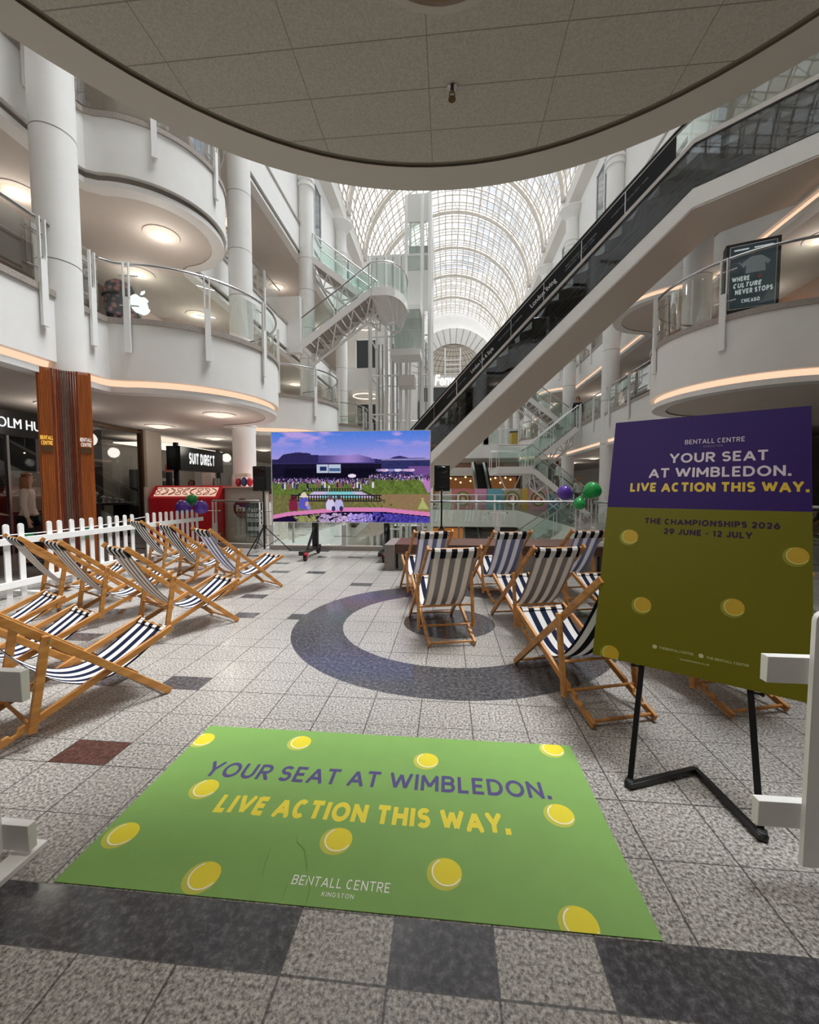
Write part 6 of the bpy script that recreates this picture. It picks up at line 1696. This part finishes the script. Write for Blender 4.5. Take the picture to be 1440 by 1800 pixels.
for k, (xx, c_, h_, nm_) in enumerate(((-5.62, 'b02a36', 0.22, 'dark red'), (-5.46, '3b5f8c', 0.25, 'blue'), (-5.30, 'b8203a', 0.24, 'bright red'))):
    m_ = MB(); m_.ball((xx, 10.6, 1.474 + h_ / 2 ), (0.078, 0.085, h_ / 2), 16, 10); simple('snack_sack', m_, pbr('sack_' + str(k), c_, 0.6), nm_ + ' stuffed bag at the right end of the kiosk counter', 'bag', 'bags on the kiosk')
m_ = MB(); m_.box((-5.50, 10.62, 1.78), (0.36, 0.22, 0.10)); simple('cardboard_box', m_, pbr('box_cream', 'd9cbbd', 0.6), 'cream box lying on the red and blue bags of the kiosk', 'box', bevel=0.01)

# string of small pennants behind the fence
m_ = MB(); m_.tube([(-5.72, 4.1, 0.82), (-5.72, 5.2, 0.79), (-5.72, 6.3, 0.80), (-5.72, 7.3, 0.88)], 0.008, 6); bt = m_.build('bunting', STEEL); tag(bt, 'white cord with green pennants strung behind the picket fence', 'bunting')
for y in (5.05, 5.95, 6.95):
    m_ = MB(); m_.add([(-5.73, y - 0.1, 0.78), (-5.73, y + 0.1, 0.79), (-5.73, y + 0.04, 0.60), (-5.71, y - 0.1, 0.78), (-5.71, y + 0.1, 0.79), (-5.71, y + 0.04, 0.60)], [(0, 1, 2), (5, 4, 3), (0, 3, 4, 1), (1, 4, 5, 2), (2, 5, 3, 0)]); m_.build('pennant', pbr('pennant_green', '1f6b3c', 0.6) if 'pennant_green' not in bpy.data.materials else bpy.data.materials['pennant_green'], bt)

# ------------------------------------------------------------------ people
SKIN = [pbr('skin_light', 'd9a98c', 0.5), pbr('skin_dark', '8a5a42', 0.5)]
def skin_mesh(name, verts, edges, radii, mat, parent, sub=1):
    me = bpy.data.meshes.new(name); me.from_pydata(verts, edges, [])
    o = bpy.data.objects.new(name, me); COL.objects.link(o); o.parent = parent
    o.modifiers.new('skin', 'SKIN'); s_ = o.modifiers.new('subd', 'SUBSURF'); s_.levels = sub; s_.render_levels = sub
    sv = me.skin_vertices[0].data
    for i, r in enumerate(radii): sv[i].radius = r if isinstance(r, tuple) else (r, r)
    sv[0].use_root = True
    me.materials.append(mat)
    # smooth result
    o.modifiers['skin'].use_smooth_shade = True
    return o
def person(label, x, y, z, rz, hgt, skin, hair, hairlen, top, legs, arms, step=0.0, group=None):
    """faces -y before turning; arms = ((elbow), (wrist)) offsets for left and right"""
    k = hgt / 1.72; root = empty('person', (x, y, z), rz, label=label, cat='person', group=group)
    def S(p): return (p[0] * k, p[1] * k, p[2] * k)
    V = []; E = []; Rr = []
    def v(p, r, par=None):
        V.append(S(p)); Rr.append(tuple(q * k for q in r) if isinstance(r, tuple) else r * k)
        if par is not None: E.append((par, len(V) - 1))
        return len(V) - 1
    pel = v((0, 0, 0.93), (0.15, 0.11)); wa = v((0, 0, 1.08), (0.125, 0.095), pel); chs = v((0, 0.01, 1.28), (0.155, 0.105), wa); nk = v((0, 0.01, 1.45), 0.055, chs); nk2 = v((0, 0.0, 1.51), 0.05, nk)
    hd = v((0, -0.01, 1.58), (0.07, 0.085), nk2); hd2 = v((0, -0.005, 1.66), (0.075, 0.09), hd); v((0, 0.0, 1.715), (0.04, 0.05), hd2)
    jn = {}
    for s, (el, wr) in zip((-1, 1), arms):
        sh = v((s * 0.18, 0.01, 1.40), 0.052, chs); e_ = v((s * (0.19 + el[0]), el[1], el[2]), 0.038, sh); w_ = v((s * (0.19 + wr[0]), wr[1], wr[2]), 0.026, e_)
        d = (Vector((s * (0.19 + wr[0]), wr[1], wr[2])) - Vector((s * (0.19 + el[0]), el[1], el[2]))).normalized(); pm = Vector((s * (0.19 + wr[0]), wr[1], wr[2])) + d * 0.07
        pa = v(tuple(pm), (0.032, 0.018), w_)
        for q in range(4): 
            f1 = pm + d * (0.055 + 0.01 * (q in (1, 2))) + Vector((0, (q - 1.5) * 0.018, 0)); f2 = f1 + d * 0.03 + Vector((-s * 0.012, 0, 0)); a = v(tuple(f1), 0.009, pa); v(tuple(f2), 0.008, a)
        th = pm - d * 0.03 + Vector((0, -0.04, 0)); a = v(tuple(th), 0.010, w_); v(tuple(th + d * 0.035), 0.009, a)
        jn[s] = (sh, e_, w_)
    for s in (-1, 1):
        st_ = step * s
        hp_ = v((s * 0.09, 0, 0.88), 0.085, pel); kn = v((s * 0.095, -0.02 - st_ * 0.5, 0.49), 0.055, hp_); an = v((s * 0.095, 0.02 - st_, 0.09), 0.036, kn); v((s * 0.10, -0.10 - st_, 0.035), 0.034, an)
    skin_mesh('body', V, E, Rr, skin, root)
    # face
    f = MB(); f.ball(S((0, -0.098, 1.61)), tuple(q * k for q in (0.012, 0.018, 0.016)), 8, 6); f.build('nose', skin, root)
    for s in (-1, 1):
        f = MB(); f.ball(S((s * 0.03, -0.086, 1.635)), 0.009 * k, 8, 6); f.build('eye', BLACK, root)
    f = MB(); f.ball(S((0, -0.088, 1.575)), tuple(q * k for q in (0.022, 0.006, 0.006)), 8, 6); f.build('mouth', pbr('lip', '9a5348', 0.5) if 'lip' not in bpy.data.materials else bpy.data.materials['lip'], root)
    # hair
    prof = [(0.0, 1.745), (0.05, 1.738), (0.085, 1.705), (0.098, 1.65), (0.094, 1.60)]
    h_ = MB(); n = 18; vs = []; fs = []
    levels = prof + ([(0.096, 1.53), (0.10, 1.45), (0.085, 1.5 - hairlen)] if hairlen > 0.05 else [(0.08, 1.56)])
    for r_, zz in levels:
        for i in range(n):
            a = PI * (-0.12) + PI * 1.24 * i / (n - 1)
            if zz > 1.70: a = 2 * PI * i / (n - 1)
            vs.append(S((r_ * math.cos(a), 0.005 + r_ * 1.12 * math.sin(a), zz)))
    for j in range(len(levels) - 1):
        fs += [(j * n + i, j * n + i + 1, (j + 1) * n + i + 1, (j + 1) * n + i) for i in range(n - 1)]
    h_.add(vs, fs); o = h_.build('hair', hair, root); sl = o.modifiers.new('thick', 'SOLIDIFY'); sl.thickness = 0.02 * k; sl.offset = -1
    # clothes follow the body a little outside it
    V2 = []; E2 = []; R2 = []
    def c2(i, r, par=None, p=None):
        V2.append(V[i] if p is None else S(p)); R2.append(tuple(q * k for q in r) if isinstance(r, tuple) else r * k)
        if par is not None: E2.append((par, len(V2) - 1))
        return len(V2) - 1
    a = c2(wa, (0.15, 0.115)); b = c2(chs, (0.175, 0.122), a); c2(nk, 0.066, b, (0, 0.01, 1.42)); c2(pel, (0.165, 0.125), a, (0, 0, 0.97))
    for s in (-1, 1):
        sh, e_, w_ = jn[s]; q = c2(sh, 0.072, b); q2 = c2(e_, 0.056, q); 
        V2.append(tuple(Vector(V[e_]).lerp(Vector(V[w_]), 0.9))); R2.append((0.042 * k, 0.042 * k)); E2.append((q2, len(V2) - 1))
    skin_mesh('top', V2, E2, R2, top, root)
    V2 = []; E2 = []; R2 = []
    a = c2(pel, (0.165, 0.125))
    for s in (-1, 1):
        st_ = step * s
        q = c2(0, 0.10, a, (s * 0.09, 0, 0.86)); q = c2(0, 0.072, q, (s * 0.095, -0.02 - st_ * 0.5, 0.49)); c2(0, 0.055, q, (s * 0.095, 0.015 - st_ * 0.9, 0.15))
    skin_mesh('trousers', V2, E2, R2, legs, root)
    for s in (-1, 1):
        f = MB(); f.ball(S((s * 0.10, -0.06 - step * s, 0.042)), tuple(q * k for q in (0.048, 0.13, 0.042)), 12, 8); f.build('shoe', BLACK, root)
    return root
DN = ((0.03, 0.02, 1.13), (0.05, -0.04, 0.88)); BENT = ((0.03, 0.03, 1.13), (0.0, -0.22, 1.05)); UP = ((0.05, -0.08, 1.2), (-0.06, -0.22, 1.40))
CREAM = pbr('cream_knit', 'd9c6b6', 0.8); HAIRL = pbr('hair_ginger', '9c6a45', 0.6); HAIRD = pbr('hair_dark', '2a1d17', 0.6); JEAN = pbr('denim', '3a4f6e', 0.8); BLK = pbr('cloth_black', '17171a', 0.8); WHT = pbr('cloth_white', 'e7e4e0', 0.8); GRY = pbr('cloth_grey', '6a6460', 0.8); PATT = pbr('cloth_brown', '5b463d', 0.8, noise=(14, 0.5))
person('woman with long ginger hair in cream jumper and dark trousers facing the jewellers window', -7.62, 6.80, 0, R(125), 1.68, SKIN[0], HAIRL, 0.28, CREAM, BLK, (DN, DN))
person('dark-haired person in patterned brown top and jeans at the left edge behind the fence', -7.85, 6.22, 0, R(150), 1.60, SKIN[0], HAIRD, 0.2, PATT, JEAN, (DN, BENT))
person('kiosk worker with dark hair raising a hand behind the red counter', -7.45, 11.35, 0, R(10), 1.66, SKIN[1], HAIRD, 0.0, pbr('cloth_brown2', '5a4334', 0.8), BLK, (UP, DN))
person('shopper in dark top standing at the menswear shop entrance', -8.3, 13.9, 0, R(90), 1.65, SKIN[1], HAIRD, 0.2, pbr('cloth_plum', '4a3236', 0.8), BLK, (DN, DN))
person('boy in white shirt walking on the right staircase', 5.02, 19.4, 1.22, R(80), 1.45, SKIN[0], HAIRD, 0.0, WHT, GRY, (DN, BENT), 0.12)
person('woman in white top with tied brown hair at the foot of the right staircase', 5.95, 19.5, 0.42, R(200), 1.50, SKIN[0], HAIRL, 0.1, WHT, GRY, (DN, BENT), 0.1)
person('man in black T-shirt at the top of the right upper staircase', 6.75, 22.4, 4.5, R(-20), 1.70, SKIN[0], HAIRD, 0.0, BLK, BLK, (DN, DN))
